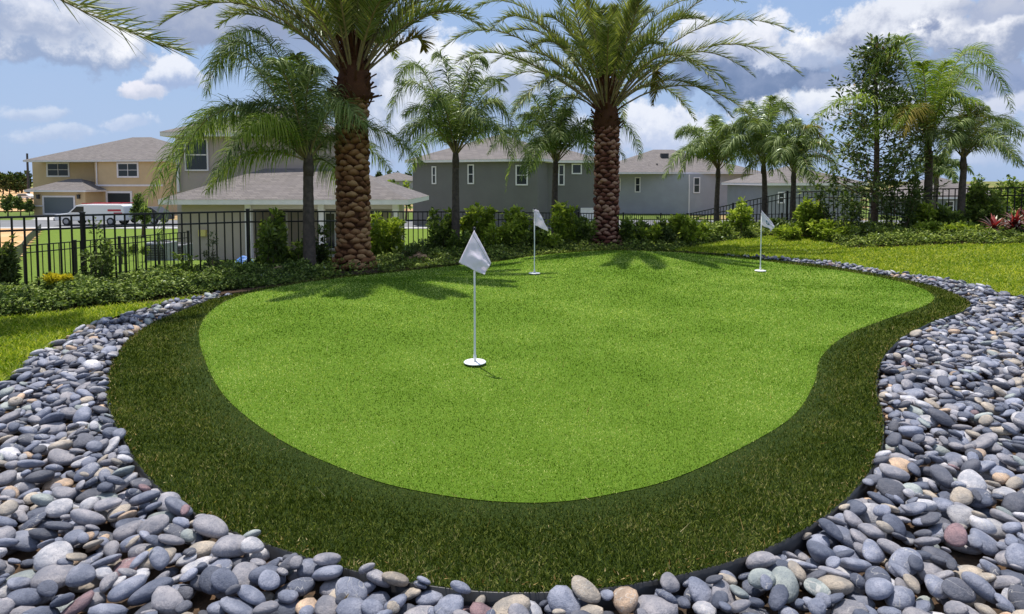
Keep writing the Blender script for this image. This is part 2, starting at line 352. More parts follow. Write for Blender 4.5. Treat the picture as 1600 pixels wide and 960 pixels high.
def catmull(p, n=8):
    p = np.asarray(p); N = len(p); o = []
    for i in range(N):
        a, b, c, d = p[i-1], p[i], p[(i+1) % N], p[(i+2) % N]
        for k in range(n):
            t = k/n; o.append(.5*((2*b)+(-a+c)*t+(2*a-5*b+4*c-d)*t*t+(-a+3*b-3*c+d)*t**3))
    return np.array(o)
OUTP = catmull(gpx(OUT_PX), 8); INNP = catmull(gpx(INN_PX), 8)
GC = np.array([0.6, 7.0]); NTH = 360
def polar(poly):
    d = poly-GC; th = np.arctan2(d[:, 1], d[:, 0]); r = np.hypot(d[:, 0], d[:, 1]); i = np.argsort(th); th, r = th[i], r[i]
    th = np.concatenate([th-2*np.pi, th, th+2*np.pi]); r = np.concatenate([r, r, r])
    return lambda q: np.interp(np.mod(q+np.pi, 2*np.pi)-np.pi, th, r)
r_out, r_in0 = polar(OUTP), polar(INNP)
def r_in(q): return np.minimum(r_in0(q), r_out(q)-.04)
def pip(poly, x, y):
    x = np.asarray(x, float); y = np.asarray(y, float); c = np.zeros(x.shape, bool); n = len(poly)
    for i in range(n):
        x1, y1 = poly[i]; x2, y2 = poly[i-1]
        if y1 == y2: continue
        k = (y1 > y) != (y2 > y); c ^= k & (x < (x2-x1)*(y-y1)/(y2-y1)+x1)
    return c
def segdist(poly, x, y, closed=True):
    x = np.asarray(x, float); y = np.asarray(y, float); best = np.full(x.shape, 1e9); n = len(poly)
    for i in range(0 if closed else 1, n):
        ax, ay = poly[i-1]; bx, by = poly[i]; dx, dy = bx-ax, by-ay; L = dx*dx+dy*dy+1e-12
        t = np.clip(((x-ax)*dx+(y-ay)*dy)/L, 0, 1); best = np.minimum(best, np.hypot(x-ax-t*dx, y-ay-t*dy))
    return best
# outer limit of the stones: left and right edge lines from the photo, closed round behind the camera
PL = gpx([(372,459.5),(330,463),(260,475.5),(200,491),(150,509),(105,530),(50,565),(0,606)]); PLd = PL[-1]-PL[-2]
PRr = gpx([(1130,396.3),(1200,401.5),(1300,411),(1400,427),(1500,443),(1600,468)]); PRd = PRr[-1]-PRr[-2]
PEB = np.vstack([PL, [[-5.4, 3.6], [-6.2, 1.2], [-6.2, .2], [7.5, .2], [8.6, 3.0], [8.2, 6.0]], PRr[::-1], gpx([(1000, 420), (700, 450)])])
# fence corner and wings
FSC = 1.18                             # the fence stands this much farther than one eye height suggests
FA, FC, FB = np.array([-5.96, 7.3])*FSC, np.array([5.75, 20.05])*FSC, np.array([10.37, 12.7])*FSC
dL = (FC-FA)/np.linalg.norm(FC-FA); dR = (FB-FC)/np.linalg.norm(FB-FC)
F0 = FA-dL*6; FE = FB+dR*7
def sm(x): x = np.clip(x, 0, 1); return x*x*(3-2*x)
def fz(side, s):                       # ground height under a wing at arc length from its start
    if side == 'L': return np.interp(s, [0, 6, 9.4, 14.6, 26.4], [-.05, -.09, -.14, -.35, -.9])
    return -0.9+.93*np.clip(s/4.2, 0, 1)+.22*np.clip((s-4.2)/6, 0, 1)
def hgt(x, y):
    x = np.asarray(x, float); y = np.asarray(y, float)
    sL = (x-F0[0])*dL[0]+(y-F0[1])*dL[1]; qL = (x-F0[0])*dL[1]-(y-F0[1])*dL[0]     # >0 on the camera's side
    sR = (x-FC[0])*dR[0]+(y-FC[1])*dR[1]; qR = (x-FC[0])*dR[1]-(y-FC[1])*dR[0]
    LenL = np.linalg.norm(FC-F0)
    inn = .02*np.sin(x*.7+1)*np.cos(y*.5) + .28*sm((x-6.4)/4.5)*sm((y-5)/5)
    d = np.minimum(qL, qR); left = qL < qR
    hf = np.where(left, fz('L', np.clip(sL, 0, LenL)), fz('R', np.clip(sR, 0, 99)))
    h = inn+(hf-inn)*sm(1-d/1.9)
    far = -1.32-.68*sm((y-21.3)/5)-.25*sm((y-30)/15)-1.0*sm((y-78)/60)
    outz = hf+(far-hf)*sm(-d/3.2)
    return np.where(d >= 0, h, outz)
def hyard(x, y):                       # top of the finished ground: turf and stones lie in a shallow tray
    h = hgt(x, y)
    inside = pip(PEB, x, y) | pip(OUTP, x, y)
    return np.where(inside, h-.10, h)
def green_z(x, y): return hgt(x, y)*0.6+.02+.035*np.sin(x*.9+.4)*np.sin(y*.55+1.0)

# ---- ground sheet
def axis(lo, hi, step, far):
    a = list(np.arange(lo, hi+1e-6, step)); g = step
    while a[-1] < far: g *= 1.22; a.append(a[-1]+g)
    g = step
    while a[0] > -far: g *= 1.22; a.insert(0, a[0]-g)
    return np.array(a)
def grid_mesh(name, xs, ys, zf, m, keep=None):
    X, Y = np.meshgrid(xs, ys); Z = zf(X, Y); nx, ny = len(xs), len(ys)
    V = np.stack([X, Y, Z], -1).reshape(-1, 3); i = np.arange(nx*ny).reshape(ny, nx)
    F = np.stack([i[:-1, :-1], i[:-1, 1:], i[1:, 1:], i[1:, :-1]], -1).reshape(-1, 4)
    if keep is not None:
        cx = V[F].mean(1); F = F[keep(cx[:, 0], cx[:, 1])]
        u, inv = np.unique(F, return_inverse=True); V = V[u]; F = inv.reshape(-1, 4)
    return np_mesh(name, V, F, True, mat=m)
gx, gy = axis(-14, 17, .13, 2500), axis(-3, 27, .13, 2500)
tag(obj_me('ground', grid_mesh('ground', gx, gy, lambda x, y: hyard(x, y)-.03*(pip(PEB, x, y) == 0), M['ground'])), kind='structure')
def yard_in(x, y):
    qL = (x-F0[0])*dL[1]-(y-F0[1])*dL[0]; qR = (x-FC[0])*dR[1]-(y-FC[1])*dR[0]; return np.minimum(qL, qR)
# lawns inside the yard: left of the stones and behind them on the right
LAWN_L = np.vstack([PL[1:], [[-5.4, 3.6], [-8, 1.2], [-9, 3.0]], gpx([(-140, 520), (0, 499), (100, 490), (180, 480), (240, 476), (300, 466)])])
LAWN_R = np.vstack([gpx([(1020, 393), (1110, 384), (1150, 379), (1200, 374), (1260, 378)], -.05), gpx([(1330, 386), (1400, 389), (1480, 392), (1560, 396), (1640, 398), (1800, 402)], .1), [[14, 8]], [[9.6, 5.0]], PRr[::-1], gpx([(1100, 394)])])
xs = np.arange(-9, 14, .1); ys = np.arange(1, 19, .1)
tag(obj_me('lawn', grid_mesh('lawn', xs, ys, lambda x, y: hgt(x, y)+.006, M['lawn'], lambda x, y: (pip(LAWN_L, x, y) | pip(LAWN_R, x, y)) & ~pip(OUTP, x, y))), kind='structure')
tag(obj_me('planting_bed', grid_mesh('planting_bed', np.arange(-13, 17, .13), np.arange(1, 25, .13), lambda x, y: hgt(x, y)+.0, M['mulch'], lambda x, y: (yard_in(x, y) > -.6) & ~pip(LAWN_L, x, y) & ~pip(LAWN_R, x, y) & ~pip(PEB, x, y) & ~pip(OUTP, x, y))), kind='structure')
tag(obj_me('stone_bed', grid_mesh('stone_bed', np.arange(-7, 11, .08), np.arange(0, 15, .08), lambda x, y: hgt(x, y)-.066, M['pbed'], lambda x, y: (pip(PEB, x, y) | (segdist(OUTP, x, y) < .12)))), kind='structure')
# putting green and fringe, rings about a centre
th = np.linspace(-np.pi, np.pi, NTH, endpoint=False)
def ring_mesh(name, ra, rb, n, m, zf, centre=False):
    ts = np.linspace(0, 1, n); V = []
    for t in ts:
        r = ra+(rb-ra)*t; x = GC[0]+r*np.cos(th); y = GC[1]+r*np.sin(th); V.append(np.stack([x, y, zf(x, y, t)], -1))
    V = np.concatenate(V); F = []
    for k in range(n-1):
        i = k*NTH+np.arange(NTH); j = k*NTH+(np.arange(NTH)+1) % NTH; F.append(np.stack([i, i+NTH, j+NTH, j], -1))
    return np_mesh(name, V, np.concatenate(F), True, mat=m)
ri, ro = r_in(th), r_out(th)
tag(obj_me('putting_green', ring_mesh('putting_green', ri*.002, ri, 60, M['turf'], lambda x, y, t: green_z(x, y))), kind='structure')
tag(obj_me('turf_fringe', ring_mesh('turf_fringe', ri, ro-.01, 8, M['fringe'], lambda x, y, t: green_z(x, y)-.004-.02*t)), kind='structure')
# black edging strip
eb = []
V = []
for dr, dz in ((0, -.14), (0, .004), (.010, .004), (.010, -.14)):
    x = GC[0]+(ro+dr)*np.cos(th); y = GC[1]+(ro+dr)*np.sin(th); V.append(np.stack([x, y, green_z(x, y)+dz-.015], -1))
F = []
for k in range(3):
    i = k*NTH+np.arange(NTH); j = k*NTH+(np.arange(NTH)+1) % NTH; F.append(np.stack([i, j, j+NTH, i+NTH], -1))
tag(obj_me('landscape_edging', np_mesh('landscape_edging', np.concatenate(V), np.concatenate(F), True, mat=M['edge'])), 'black plastic edging strip curving round the dark rim of the putting green', 'edging')

# ------------------------------------------------------------------ blades of turf and grass
def blades(name, x, y, z, L, Wd, lean, m, label, bend=0.0):
    n = len(x); a = rng.uniform(0, 2*np.pi, n); ln = lean*rng.random(n)**.7
    d = np.stack([np.cos(a)*np.sin(ln), np.sin(a)*np.sin(ln), np.cos(ln)], -1); b = rng.uniform(0, 2*np.pi, n)
    s = np.stack([np.cos(b), np.sin(b), np.zeros(n)], -1)
    p = np.stack([x, y, z], -1); L = L*rng.uniform(.55, 1.15, n)[:, None]; Wv = (Wd*rng.uniform(.7, 1.3, n))[:, None]
    if not bend:
        V = np.stack([p-s*Wv*.5, p+s*Wv*.5, p+d*L], 1).reshape(-1, 3); F = np.arange(3*n).reshape(-1, 3); rr = np.repeat(rng.random(n), 3)
    else:
        d2 = d+np.stack([np.cos(a), np.sin(a), -np.full(n, .5)], -1)*bend
        mid = p+d*L*.55
        V = np.stack([p-s*Wv*.4, p+s*Wv*.4, mid+s*Wv*.5, mid-s*Wv*.5, mid+d2*L*.5], 1).reshape(-1, 3); k = np.arange(n)*5
        F = np.concatenate([np.stack([k, k+1, k+2], -1), np.stack([k, k+2, k+3], -1), np.stack([k+3, k+2, k+4], -1)]); rr = np.repeat(rng.random(n), 5)
    o = obj_me(name, np_mesh(name, V, F, rnd=rr, mat=m)); return tag(o, label, 'grass', kind='stuff')
def scatter(x0, x1, y0, y1, dens, cond, pw=1.6, yref=3.0):
    """random points, thinner with distance"""
    out_ = []; yb = y0
    while yb < y1:
        ye = min(y1, yb+.5); dn = dens*(yref/max(yref, yb))**pw; n = int((x1-x0)*(ye-yb)*dn)
        x = rng.uniform(x0, x1, n); y = rng.uniform(yb, ye, n); inview = np.abs(x) < .95*y+1.6
        x, y = x[inview], y[inview]; k = cond(x, y); out_.append(np.stack([x[k], y[k]], -1)); yb = ye
    return np.concatenate(out_)
def pr(x, y):
    dx, dy = x-GC[0], y-GC[1]; q = np.arctan2(dy, dx); return np.hypot(dx, dy), r_in(q), r_out(q)
def in_green(x, y): r, a, b = pr(x, y); return r < np.minimum(a+rng.normal(0, .008, r.shape), b-.005)
def in_fr(x, y): r, a, b = pr(x, y); return (r >= a-.012+rng.normal(0, .012, r.shape)) & (r < b+.008)
p = scatter(-4, 7, 2, 15.5, 15000, in_green, 1.7, 3.2)
yy = p[:, 1]; sc = np.maximum(1, yy/3.6)
blades('putting_green_pile', p[:, 0], p[:, 1], green_z(p[:, 0], p[:, 1])-.001, .0135*np.sqrt(sc)[:, None], .0042*sc, 1.15, M['b_green'], 'short bright green pile of the putting surface')
p = scatter(-4, 7, 2, 15.5, 26000, in_fr, 1.6, 2.6); sc = np.maximum(1, p[:, 1]/3.2)
blades('fringe_pile', p[:, 0], p[:, 1], green_z(p[:, 0], p[:, 1])-.012, .022*np.sqrt(sc)[:, None], .0052*sc, 1.15, M['b_fringe'], 'longer dark green pile of the rim around the putting surface')
M['dry'] = leafmat('dry_fibre', [(0, (.16, .09, .03)), (.6, (.38, .26, .10)), (1, (.62, .52, .30))], gloss=0)
p = scatter(-4, 7, 2, 9, 1500, lambda x, y: in_fr(x, y) & (segdist(OUTP[::3], x, y) < .02+.07*rng.random(len(x))**2), .5, 3)
blades('dry_fibres', p[:, 0], p[:, 1], green_z(p[:, 0], p[:, 1])+.004, .022, .005, 1.5, M['dry'], 'tan bits of dry thatch caught along the outer edge of the dark turf rim')
p = scatter(-4, 6, 2, 8, 7, lambda x, y: in_fr(x, y) | in_green(x, y), .5, 3)
blades('dry_fibres', p[:, 0], p[:, 1], green_z(p[:, 0], p[:, 1])+.012, .075, .004, 1.5, M['dry'], 'few loose straw-coloured blades lying on the turf')
p = scatter(-9, -2, 3, 9, 5200, lambda x, y: pip(LAWN_L, x, y), 1.2, 5)
pl_ = p
p2 = scatter(1, 13, 5, 18.5, 2600, lambda x, y: pip(LAWN_R, x, y) & ~pip(OUTP, x, y), 1.0, 8); sc = np.maximum(1, p2[:, 1]/9)
blades('lawn_grass', pl_[:, 0], pl_[:, 1], hgt(pl_[:, 0], pl_[:, 1]), .075, .008, 1.0, M['b_lawn'], 'coarse green lawn grass in sun beside the left stone border', .5)
blades('lawn_grass', p2[:, 0], p2[:, 1], hgt(p2[:, 0], p2[:, 1]), .07, .009*sc, 1.0, M['b_lawn'], 'yellowish green lawn grass between the right stone border and the shrub bed', .5)

# ------------------------------------------------------------------ river stones, dropped one by one on a height grid
PALS = [('slate blue', srgb(84, 89, 104), .15), ('blue grey', srgb(122, 126, 141), .24), ('mid grey', srgb(134, 132, 138), .22), ('light grey', srgb(168, 167, 172), .09), ('dark grey', srgb(84, 86, 96), .10),
        ('tan', srgb(176, 152, 130), .022), ('beige grey', srgb(156, 146, 134), .07), ('dull red', srgb(130, 106, 110), .007), ('green grey', srgb(138, 145, 144), .04)]
HX0, HY0, HS = -6.6, .1, .0125; HNX, HNY = int(16/HS), int(14.8/HS)
gxx = HX0+(np.arange(HNX)+.5)*HS; gyy = HY0+(np.arange(HNY)+.5)*HS
HH = np.zeros((HNY, HNX), np.float32)
cxs, cys = gxx[::8], gyy[::8]; XX, YY = np.meshgrid(cxs, cys); hc = hgt(XX, YY)
HH = (np.repeat(np.repeat(hc, 8, 0), 8, 1)[:HNY, :HNX]-.070).astype(np.float32)
XX, YY = np.meshgrid(gxx[::2], gyy[::2])
ino = pip(OUTP[::2], XX, YY); ino = np.repeat(np.repeat(ino, 2, 0), 2, 1)[:HNY, :HNX]
peb_ok = pip(PEB, XX, YY); peb_ok = np.repeat(np.repeat(peb_ok, 2, 0), 2, 1)[:HNY, :HNX] & ~ino
rg_ = np.hypot(XX-GC[0], YY-GC[1]) < r_out(np.arctan2(YY-GC[1], XX-GC[0]))-.008; rg_ = np.repeat(np.repeat(rg_, 2, 0), 2, 1)[:HNY, :HNX]
HH[rg_] = .30                                             # stones may not land on the turf
yi, xi = np.nonzero(peb_ok); vx = gxx[xi]; vy = gyy[yi]
vis = (np.abs(vx) < vy*.90+np.where(vx > 0, 1.5, .9)) & (vy > 1.6)
xi, yi = xi[vis], yi[vis]; area = len(xi)*HS*HS
stones = []
def drop(cx, cy, a, b, c, yaw):
    R_ = int(a/HS)+2; i = int((cx-HX0)/HS); j = int((cy-HY0)/HS)
    if i-R_ < 1 or j-R_ < 1 or i+R_ > HNX-2 or j+R_ > HNY-2: return None
    H = HH[j-R_:j+R_+1, i-R_:i+R_+1]
    ox, oy = np.meshgrid(gxx[i-R_:i+R_+1]-cx, gyy[j-R_:j+R_+1]-cy)
    u = ox*math.cos(yaw)+oy*math.sin(yaw); v = -ox*math.sin(yaw)+oy*math.cos(yaw); e = 1-(u/a)**2-(v/b)**2; k = e > .04
    if not k.any() or H[k].max() > .25: return None
    # lean with the surface it lands on
    q = e > .3
    A = np.stack([ox[q], oy[q], np.ones(q.sum())], -1); sx, sy, _ = np.linalg.lstsq(A, H[q], rcond=None)[0]
    sx = max(-.38, min(.38, sx*.6)); sy = max(-.38, min(.38, sy*.6))
    pl = sx*ox+sy*oy; bot = pl-c*np.sqrt(np.maximum(e, 0)); z = (H-bot)[k]; z = np.percentile(z, 98)-.001
    return z, sx, sy, (j, i, R_, k, pl, e)
def commit(r, cx, cy, a, b, c, yaw):
    z, sx, sy, (j, i, R_, k, pl, e) = r
    H = HH[j-R_:j+R_+1, i-R_:i+R_+1]; top = z+pl+c*np.sqrt(np.maximum(e, 0)); H[k] = np.maximum(H[k], top[k])
    stones.append((cx, cy, z, a, b, c, yaw, sx, sy))
NS = int(area*300)
lut = rng.integers(0, len(xi), (NS, 7))
for n in range(NS):
    big = rng.random(); a = .038+.039*big**1.3+(.010 if rng.random() < .1 else 0)
    if n > NS*.72: a = rng.uniform(.024, .044)
    b = a*rng.uniform(.58, .86); c = b*rng.uniform(.5, .72)
    best = None
    for q in range(7 if n > NS*.2 else 3):
        cx, cy = gxx[xi[lut[n, q]]], gyy[yi[lut[n, q]]]; base = HH[int((cy-HY0)/HS), int((cx-HX0)/HS)]-float(hc[min(len(cys)-1, int((cy-HY0)/HS/8)), min(len(cxs)-1, int((cx-HX0)/HS/8))])
        if best is None or base < best[0]: best = (base, cx, cy)
    yaw = rng.normal(.1 if best[1] < 0 else -.35, .8)
    r = drop(best[1], best[2], a, b, c, yaw)
    hloc = float(hgt(best[1], best[2])) if n % 3 == 0 else 0
    if r is None or r[0]+c > hgt(best[1], best[2])+.074: continue
    commit(r, best[1], best[2], a, b, c, yaw)
print('stones', len(stones), 'area', round(area, 1))
def ico(sub):
    bm = bmesh.new(); bmesh.ops.create_icosphere(bm, subdivisions=sub, radius=1); v = np.array([p.co[:] for p in bm.verts]); f = np.array([[q.index for q in g.verts] for g in bm.faces]); bm.free(); return v, f
ICO = {1: ico(1), 2: ico(2), 3: ico(3)}
BUMPS = rng.normal(0, 1, (64, 5, 3)); PH = rng.uniform(0, 6.28, (64, 5))
def stone_verts(s, sub, k):
    cx, cy, z, a, b, c, yaw, sx, sy = s; v = ICO[sub][0].copy()
    q = k % 64
    disp = sum(.045*np.sin(v @ BUMPS[q, i]*1.6+PH[q, i]) for i in range(5))
    v = np.sign(v)*np.abs(v)**.93*(1+disp[:, None]*1.15); v[:, 1] *= 1+.22*v[:, 0]*math.cos(k*1.7); v[:, 2] *= 1+.18*v[:, 0]*math.sin(k*2.3)
    v = v*np.array([a, b, c]); cy_, sy_ = math.cos(yaw), math.sin(yaw)
    x = v[:, 0]*cy_-v[:, 1]*sy_; y = v[:, 0]*sy_+v[:, 1]*cy_
    return np.stack([cx+x, cy+y, z+v[:, 2]+sx*x+sy*y], -1)
wts = np.array([p_[2] for p_ in PALS]); wts /= wts.sum()
pal = rng.choice(len(PALS), len(stones), p=wts); jit = rng.normal(1.12, .13, len(stones)); srnd = rng.random(len(stones))
# the 300 that show largest: size over distance, uncovered from above
show = []
for k, s in enumerate(stones):
    cx, cy, z, a, b, c = s[:6]
    i = int((cx-HX0)/HS); j = int((cy-HY0)/HS); cover = HH[j, i]-(z+c)
    vis = abs(cx) < cy*.838 and (CAMH-z)/cy*FPX < 672
    show.append((a*b/cy**3 if (vis and cover < .004) else 0))
order = np.argsort(-np.array(show)); single = set(int(k) for k in order[:300]); 
rest = [k for k in range(len(stones)) if k not in single]
def stone_block(name, idx, sub, label):
    V, F, C_, Rn = [], [], [], []; o = 0; f = ICO[sub][1]
    for k in idx:
        v = stone_verts(stones[k], sub, k); V.append(v); F.append(f+o); o += len(v)
        C_.append(np.tile(np.array(PALS[pal[k]][1])*jit[k], (len(v), 1))); Rn.append(np.full(len(v), srnd[k]))
    return obj_me(name, np_mesh(name, np.concatenate(V), np.concatenate(F), True, np.concatenate(Rn), np.concatenate(C_), M['stone']))
tag(stone_block('river_stones', [k for k in rest if stones[k][1] < 6.5], 2, ''), 'mass of smooth grey river stones filling both borders of the putting green', 'pebbles', kind='stuff')
tag(stone_block('river_stones', [k for k in rest if stones[k][1] >= 6.5], 1, ''), 'narrow far run of grey river stones between the turf rim and the lawns', 'pebbles', kind='stuff')
ORD = ['first', 'second', 'third', 'fourth', 'fifth', 'sixth', 'seventh', 'eighth', 'ninth', 'tenth']
info = {}
for k in sorted(single):
    cx, cy, z, a, b, c = stones[k][:6]; px = 800+cx/cy*FPX
    dd = float(segdist(OUTP[::4], cx, cy)); 
    side = 'left border' if px < 330 else 'front border left of the nearest flag' if px < 740 else 'front border right of the nearest flag' if px < 1150 else 'right border'
    near = 'touching the edging' if dd < .11 else 'near the edging' if dd < .26 else 'off the edging'
    size = 'large' if a > .064 else 'mid-sized' if a > .050 else 'small'
    shape = 'long' if b/a < .68 else 'oval'
    info.setdefault((PALS[pal[k]][0], size, shape, side, near), []).append((px, k))
for key, lst in info.items():
    lst.sort(); colr_, size, shape, side, near = key
    for q, (px, k) in enumerate(lst):
        o = stone_block('river_stone', [k], 3, '')
        ctr = Vector(stones[k][:3]); o.data.transform(Matrix.Translation(-ctr)); o.location = ctr
        pos = '' if len(lst) == 1 else (ORD[q]+' from left of the ' if q < 10 else 'one of the ')
        if len(lst) == 1: lb = f'{size} {shape} {colr_} stone {near}, {side}'
        else: lb = f'{ORD[q]} {size} {shape} {colr_} stone {near}, {side.replace(" left of the nearest flag", ", left half").replace(" right of the nearest flag", ", right half")}' if q < 10 else f'{size} {shape} {colr_} stone {near}, {side}'
        tag(o, lb, 'pebble', 'smooth river stones lying nearest in the borders')

# ------------------------------------------------------------------ leaves, shrubs, trees
def leaf_arrays(p, d, L, Wd, rn, fold=.25, droop=.0):
    """diamond leaves of two folded triangles pairs; p base, d direction"""
    n = len(p); up = rng.normal(0, .45, (n, 3))+np.array([0, 0, 1.0]); s = np.cross(d, up); s /= np.linalg.norm(s, axis=1)[:, None]+1e-9
    nn = np.cross(s, d); L = np.broadcast_to(np.asarray(L, float), (n,))[:, None]; Wv = np.broadcast_to(np.asarray(Wd, float), (n,))[:, None]
    mid = p+d*L*.5-nn*Wv*fold*.5; tip = p+d*L+np.array([0, 0, -1.0])*L*droop
    V = np.stack([p, mid+s*Wv*.5+nn*Wv*fold, tip, mid-s*Wv*.5+nn*Wv*fold, mid], 1).reshape(-1, 3)
    k = np.arange(n)*5; F = np.concatenate([np.stack([k, k+1, k+4], -1), np.stack([k+1, k+2, k+4], -1), np.stack([k+4, k+2, k+3], -1), np.stack([k, k+4, k+3], -1)])
    return V, F, np.repeat(rn, 5)
def unit(v): return v/(np.linalg.norm(v, axis=1)[:, None]+1e-9)
def shrub(px, py_top, py_bot, wpx, Y, kind, label, group='young shrubs planted along the fence', nm='shrub', dens=1.0, leaf=None, stems=6):
    """upright shrub: several stems, each carrying whorls of leaves"""
    gz = float(hgt(P(px, py_bot, Y).x, Y)); b = P(px, py_bot, Y); top = P(px, py_top, Y).z; b.z = gz-.02
    Wr = wpx/FPX*Y*.5; H = max(.25, top-gz)
    root = empty(nm, (b.x, b.y, gz), label, 'shrub', group)
    st = MB(); Ps, Ds, Rs = [], [], []
    ns = max(3, int(stems*dens))
    for s in range(ns):
        a = rng.uniform(0, 6.28); rr = Wr*math.sqrt(rng.random())*.85; hs = H*(1.0 if s == 0 else rng.uniform(.42, .98))*(1-.2*(rr/Wr)**2)
        q0 = Vector((b.x+math.cos(a)*rr*.25, b.y+math.sin(a)*rr*.25, gz-.03)); q2 = Vector((b.x+math.cos(a)*rr, b.y+math.sin(a)*rr, gz+hs)); q1 = (q0+q2)*.5+Vector((math.cos(a)*rr*.25, math.sin(a)*rr*.25, 0))
        pts = [q0*(1-t)**2+q1*2*t*(1-t)+q2*t*t for t in np.linspace(0, 1, 6)]
        st.tube(pts, [.010, .009, .008, .006, .004, .002], 5)
        nl = int(46*dens*(H/1.0)**.8)+14; ts = np.clip(rng.uniform(.15, 1.0, nl)**.75+rng.normal(0, .02, nl), 0, 1); ts = np.where(rng.random(nl) < .6, np.round(ts*6)/6+rng.normal(0, .03, nl), ts).clip(0, 1); q = np.array([p_[:] for p_ in pts])
        base = np.stack([np.interp(ts, np.linspace(0, 1, 6), q[:, i]) for i in range(3)], -1)
        tw = rng.normal(0, 1, (nl, 3)); tw[:, 2] = np.abs(tw[:, 2])*.5; tw = unit(tw)*(min(.17, Wr*.42)*rng.random(nl)**.6)[:, None]*(1.1-.4*ts)[:, None]
        for k_ in range(3):
            Ps.append(base+tw*rng.uniform(.5, 1, (nl, 1))); d = unit(tw+rng.normal(0, .6, (nl, 3))*.12*1.0+np.array([0, 0, .045])+rng.normal(0, .05, (nl, 3))); Ds.append(d)
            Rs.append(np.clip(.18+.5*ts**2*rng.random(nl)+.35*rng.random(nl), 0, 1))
    p_ = np.concatenate(Ps); d = np.concatenate(Ds); L = (leaf or .07)*rng.uniform(.6, 1.35, len(p_))*1.2
    V, F, rn = leaf_arrays(p_, d, L, L*.45, np.concatenate(Rs), droop=.1)
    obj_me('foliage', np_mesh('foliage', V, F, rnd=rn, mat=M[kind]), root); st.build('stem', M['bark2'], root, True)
    return root

def frond(kind, p0, pm, p1, root, mats, seed, Lf, n, start=.18, w0=.018, droop=.0, wl=.024, stalk='rachis', name='frond', label=None):
    rg = np.random.default_rng(seed)
    p0, pm, p1 = (np.array(q[:], float) for q in (p0, pm, p1)); c = 2*pm-.5*(p0+p1)
    def B(t): t = np.asarray(t)[..., None]; return p0*(1-t)**2+c*2*t*(1-t)+p1*t*t
    def T(t): t = np.asarray(t)[..., None]; return unit(((c-p0)*2*(1-t)+(p1-c)*2*t).reshape(-1, 3))
    N = 12; tt = np.linspace(0, 1, N); pts = B(tt); mb = MB(); mb.tube([Vector(q) for q in pts], [w0*(1.25-t*1.12) for t in tt], 5)
    t = np.repeat(np.linspace(start, .995, n), 2)+rg.normal(0, .3/n, 2*n); t = np.clip(t, start*.9, 1); sd = np.tile([1.0, -1.0], n)
    base = B(t); tan = T(t); up = np.array([0, 0, 1.0])
    lat = np.cross(tan, up); bad = np.linalg.norm(lat, axis=1) < .15; lat[bad] = [1, 0, 0]; lat = unit(lat); nor = np.cross(lat, tan)
    u = (t-start)/(1-start); prof = np.clip(np.sin(np.pi*np.clip(u*.86+.12, 0, 1)), .05, 1)**.6
    L = Lf*prof*rg.uniform(.85, 1.12, 2*n)
    if kind == 'date':
        d = lat*sd[:, None]*(.72-.25*u)[:, None]+tan*(.62+.35*u)[:, None]+nor*(rg.normal(.28, .25, 2*n))[:, None]; d = unit(d)
        segs, gr = 3, droop
    else:
        d = lat*sd[:, None]*.8+tan*(.35+.4*u)[:, None]+nor*rg.normal(.25, .4, 2*n)[:, None]; d = unit(d); segs, gr = 4, droop
    # leaflet strips
    Vs = []; cur = base.copy(); dd = d.copy(); wdir = unit(np.cross(dd, nor+rg.normal(0, .35, (2*n, 3)))); wprof = [.6, 1.0, .75, .45, .0] if segs == 4 else [.7, 1.0, .62, .0]
    for k in range(segs+1):
        ww = (wl*wprof[k])*.5
        Vs.append(cur-wdir*ww); Vs.append(cur+wdir*ww)
        cur = cur+dd*(L/segs)[:, None]; dd = unit(dd+np.array([0, 0, -1.0])*gr*rg.uniform(.6, 1.4, (2*n, 1)))
    V = np.stack(Vs, 1).reshape(-1, 3); m_ = 2*(segs+1); k = np.arange(2*n)*m_; F = []
    for s in range(segs): F.append(np.stack([k+2*s, k+2*s+1, k+2*s+3, k+2*s+2], -1))
    F = np.concatenate(F); rn = np.repeat(np.clip(rg.random(2*n)*.75+.1+.15*rg.random(), 0, 1), m_)
    nv = len(mb.v); Vr = np.array(mb.v); quads = np.array([f for f in mb.f if len(f) == 4]);
    Vall = np.concatenate([Vr, V]); Fall = np.concatenate([quads, F+nv]); ra = np.concatenate([np.zeros(nv), rn]); mi = np.concatenate([np.zeros(len(quads)), np.ones(len(F))])
    o = obj_me(name, np_mesh('frond', Vall, Fall, rnd=ra, mat=[M[stalk], M[mats]], midx=mi), root)
    if label: o['label'] = label
    return o
def crown_child(root, loc=None):
    c = bpy.data.objects.new('crown', None); c.empty_display_size = .1; link(c); c.parent = root; return c
def rfrond(kind, p0, az_, el_, L, sag, root, mats, seed, Lf, n, **kw):
    h = Vector((math.cos(az_), math.sin(az_), 0)); p0 = Vector(p0)
    pm = p0+h*(L*.52*math.cos(el_))+Vector((0, 0, L*.52*math.sin(el_))); p1 = p0+h*(L*(.93*math.cos(el_)+.06))+Vector((0, 0, L*math.sin(el_)-L*sag))
    return frond(kind, p0, pm, p1, root, mats, seed, Lf, n, **kw)

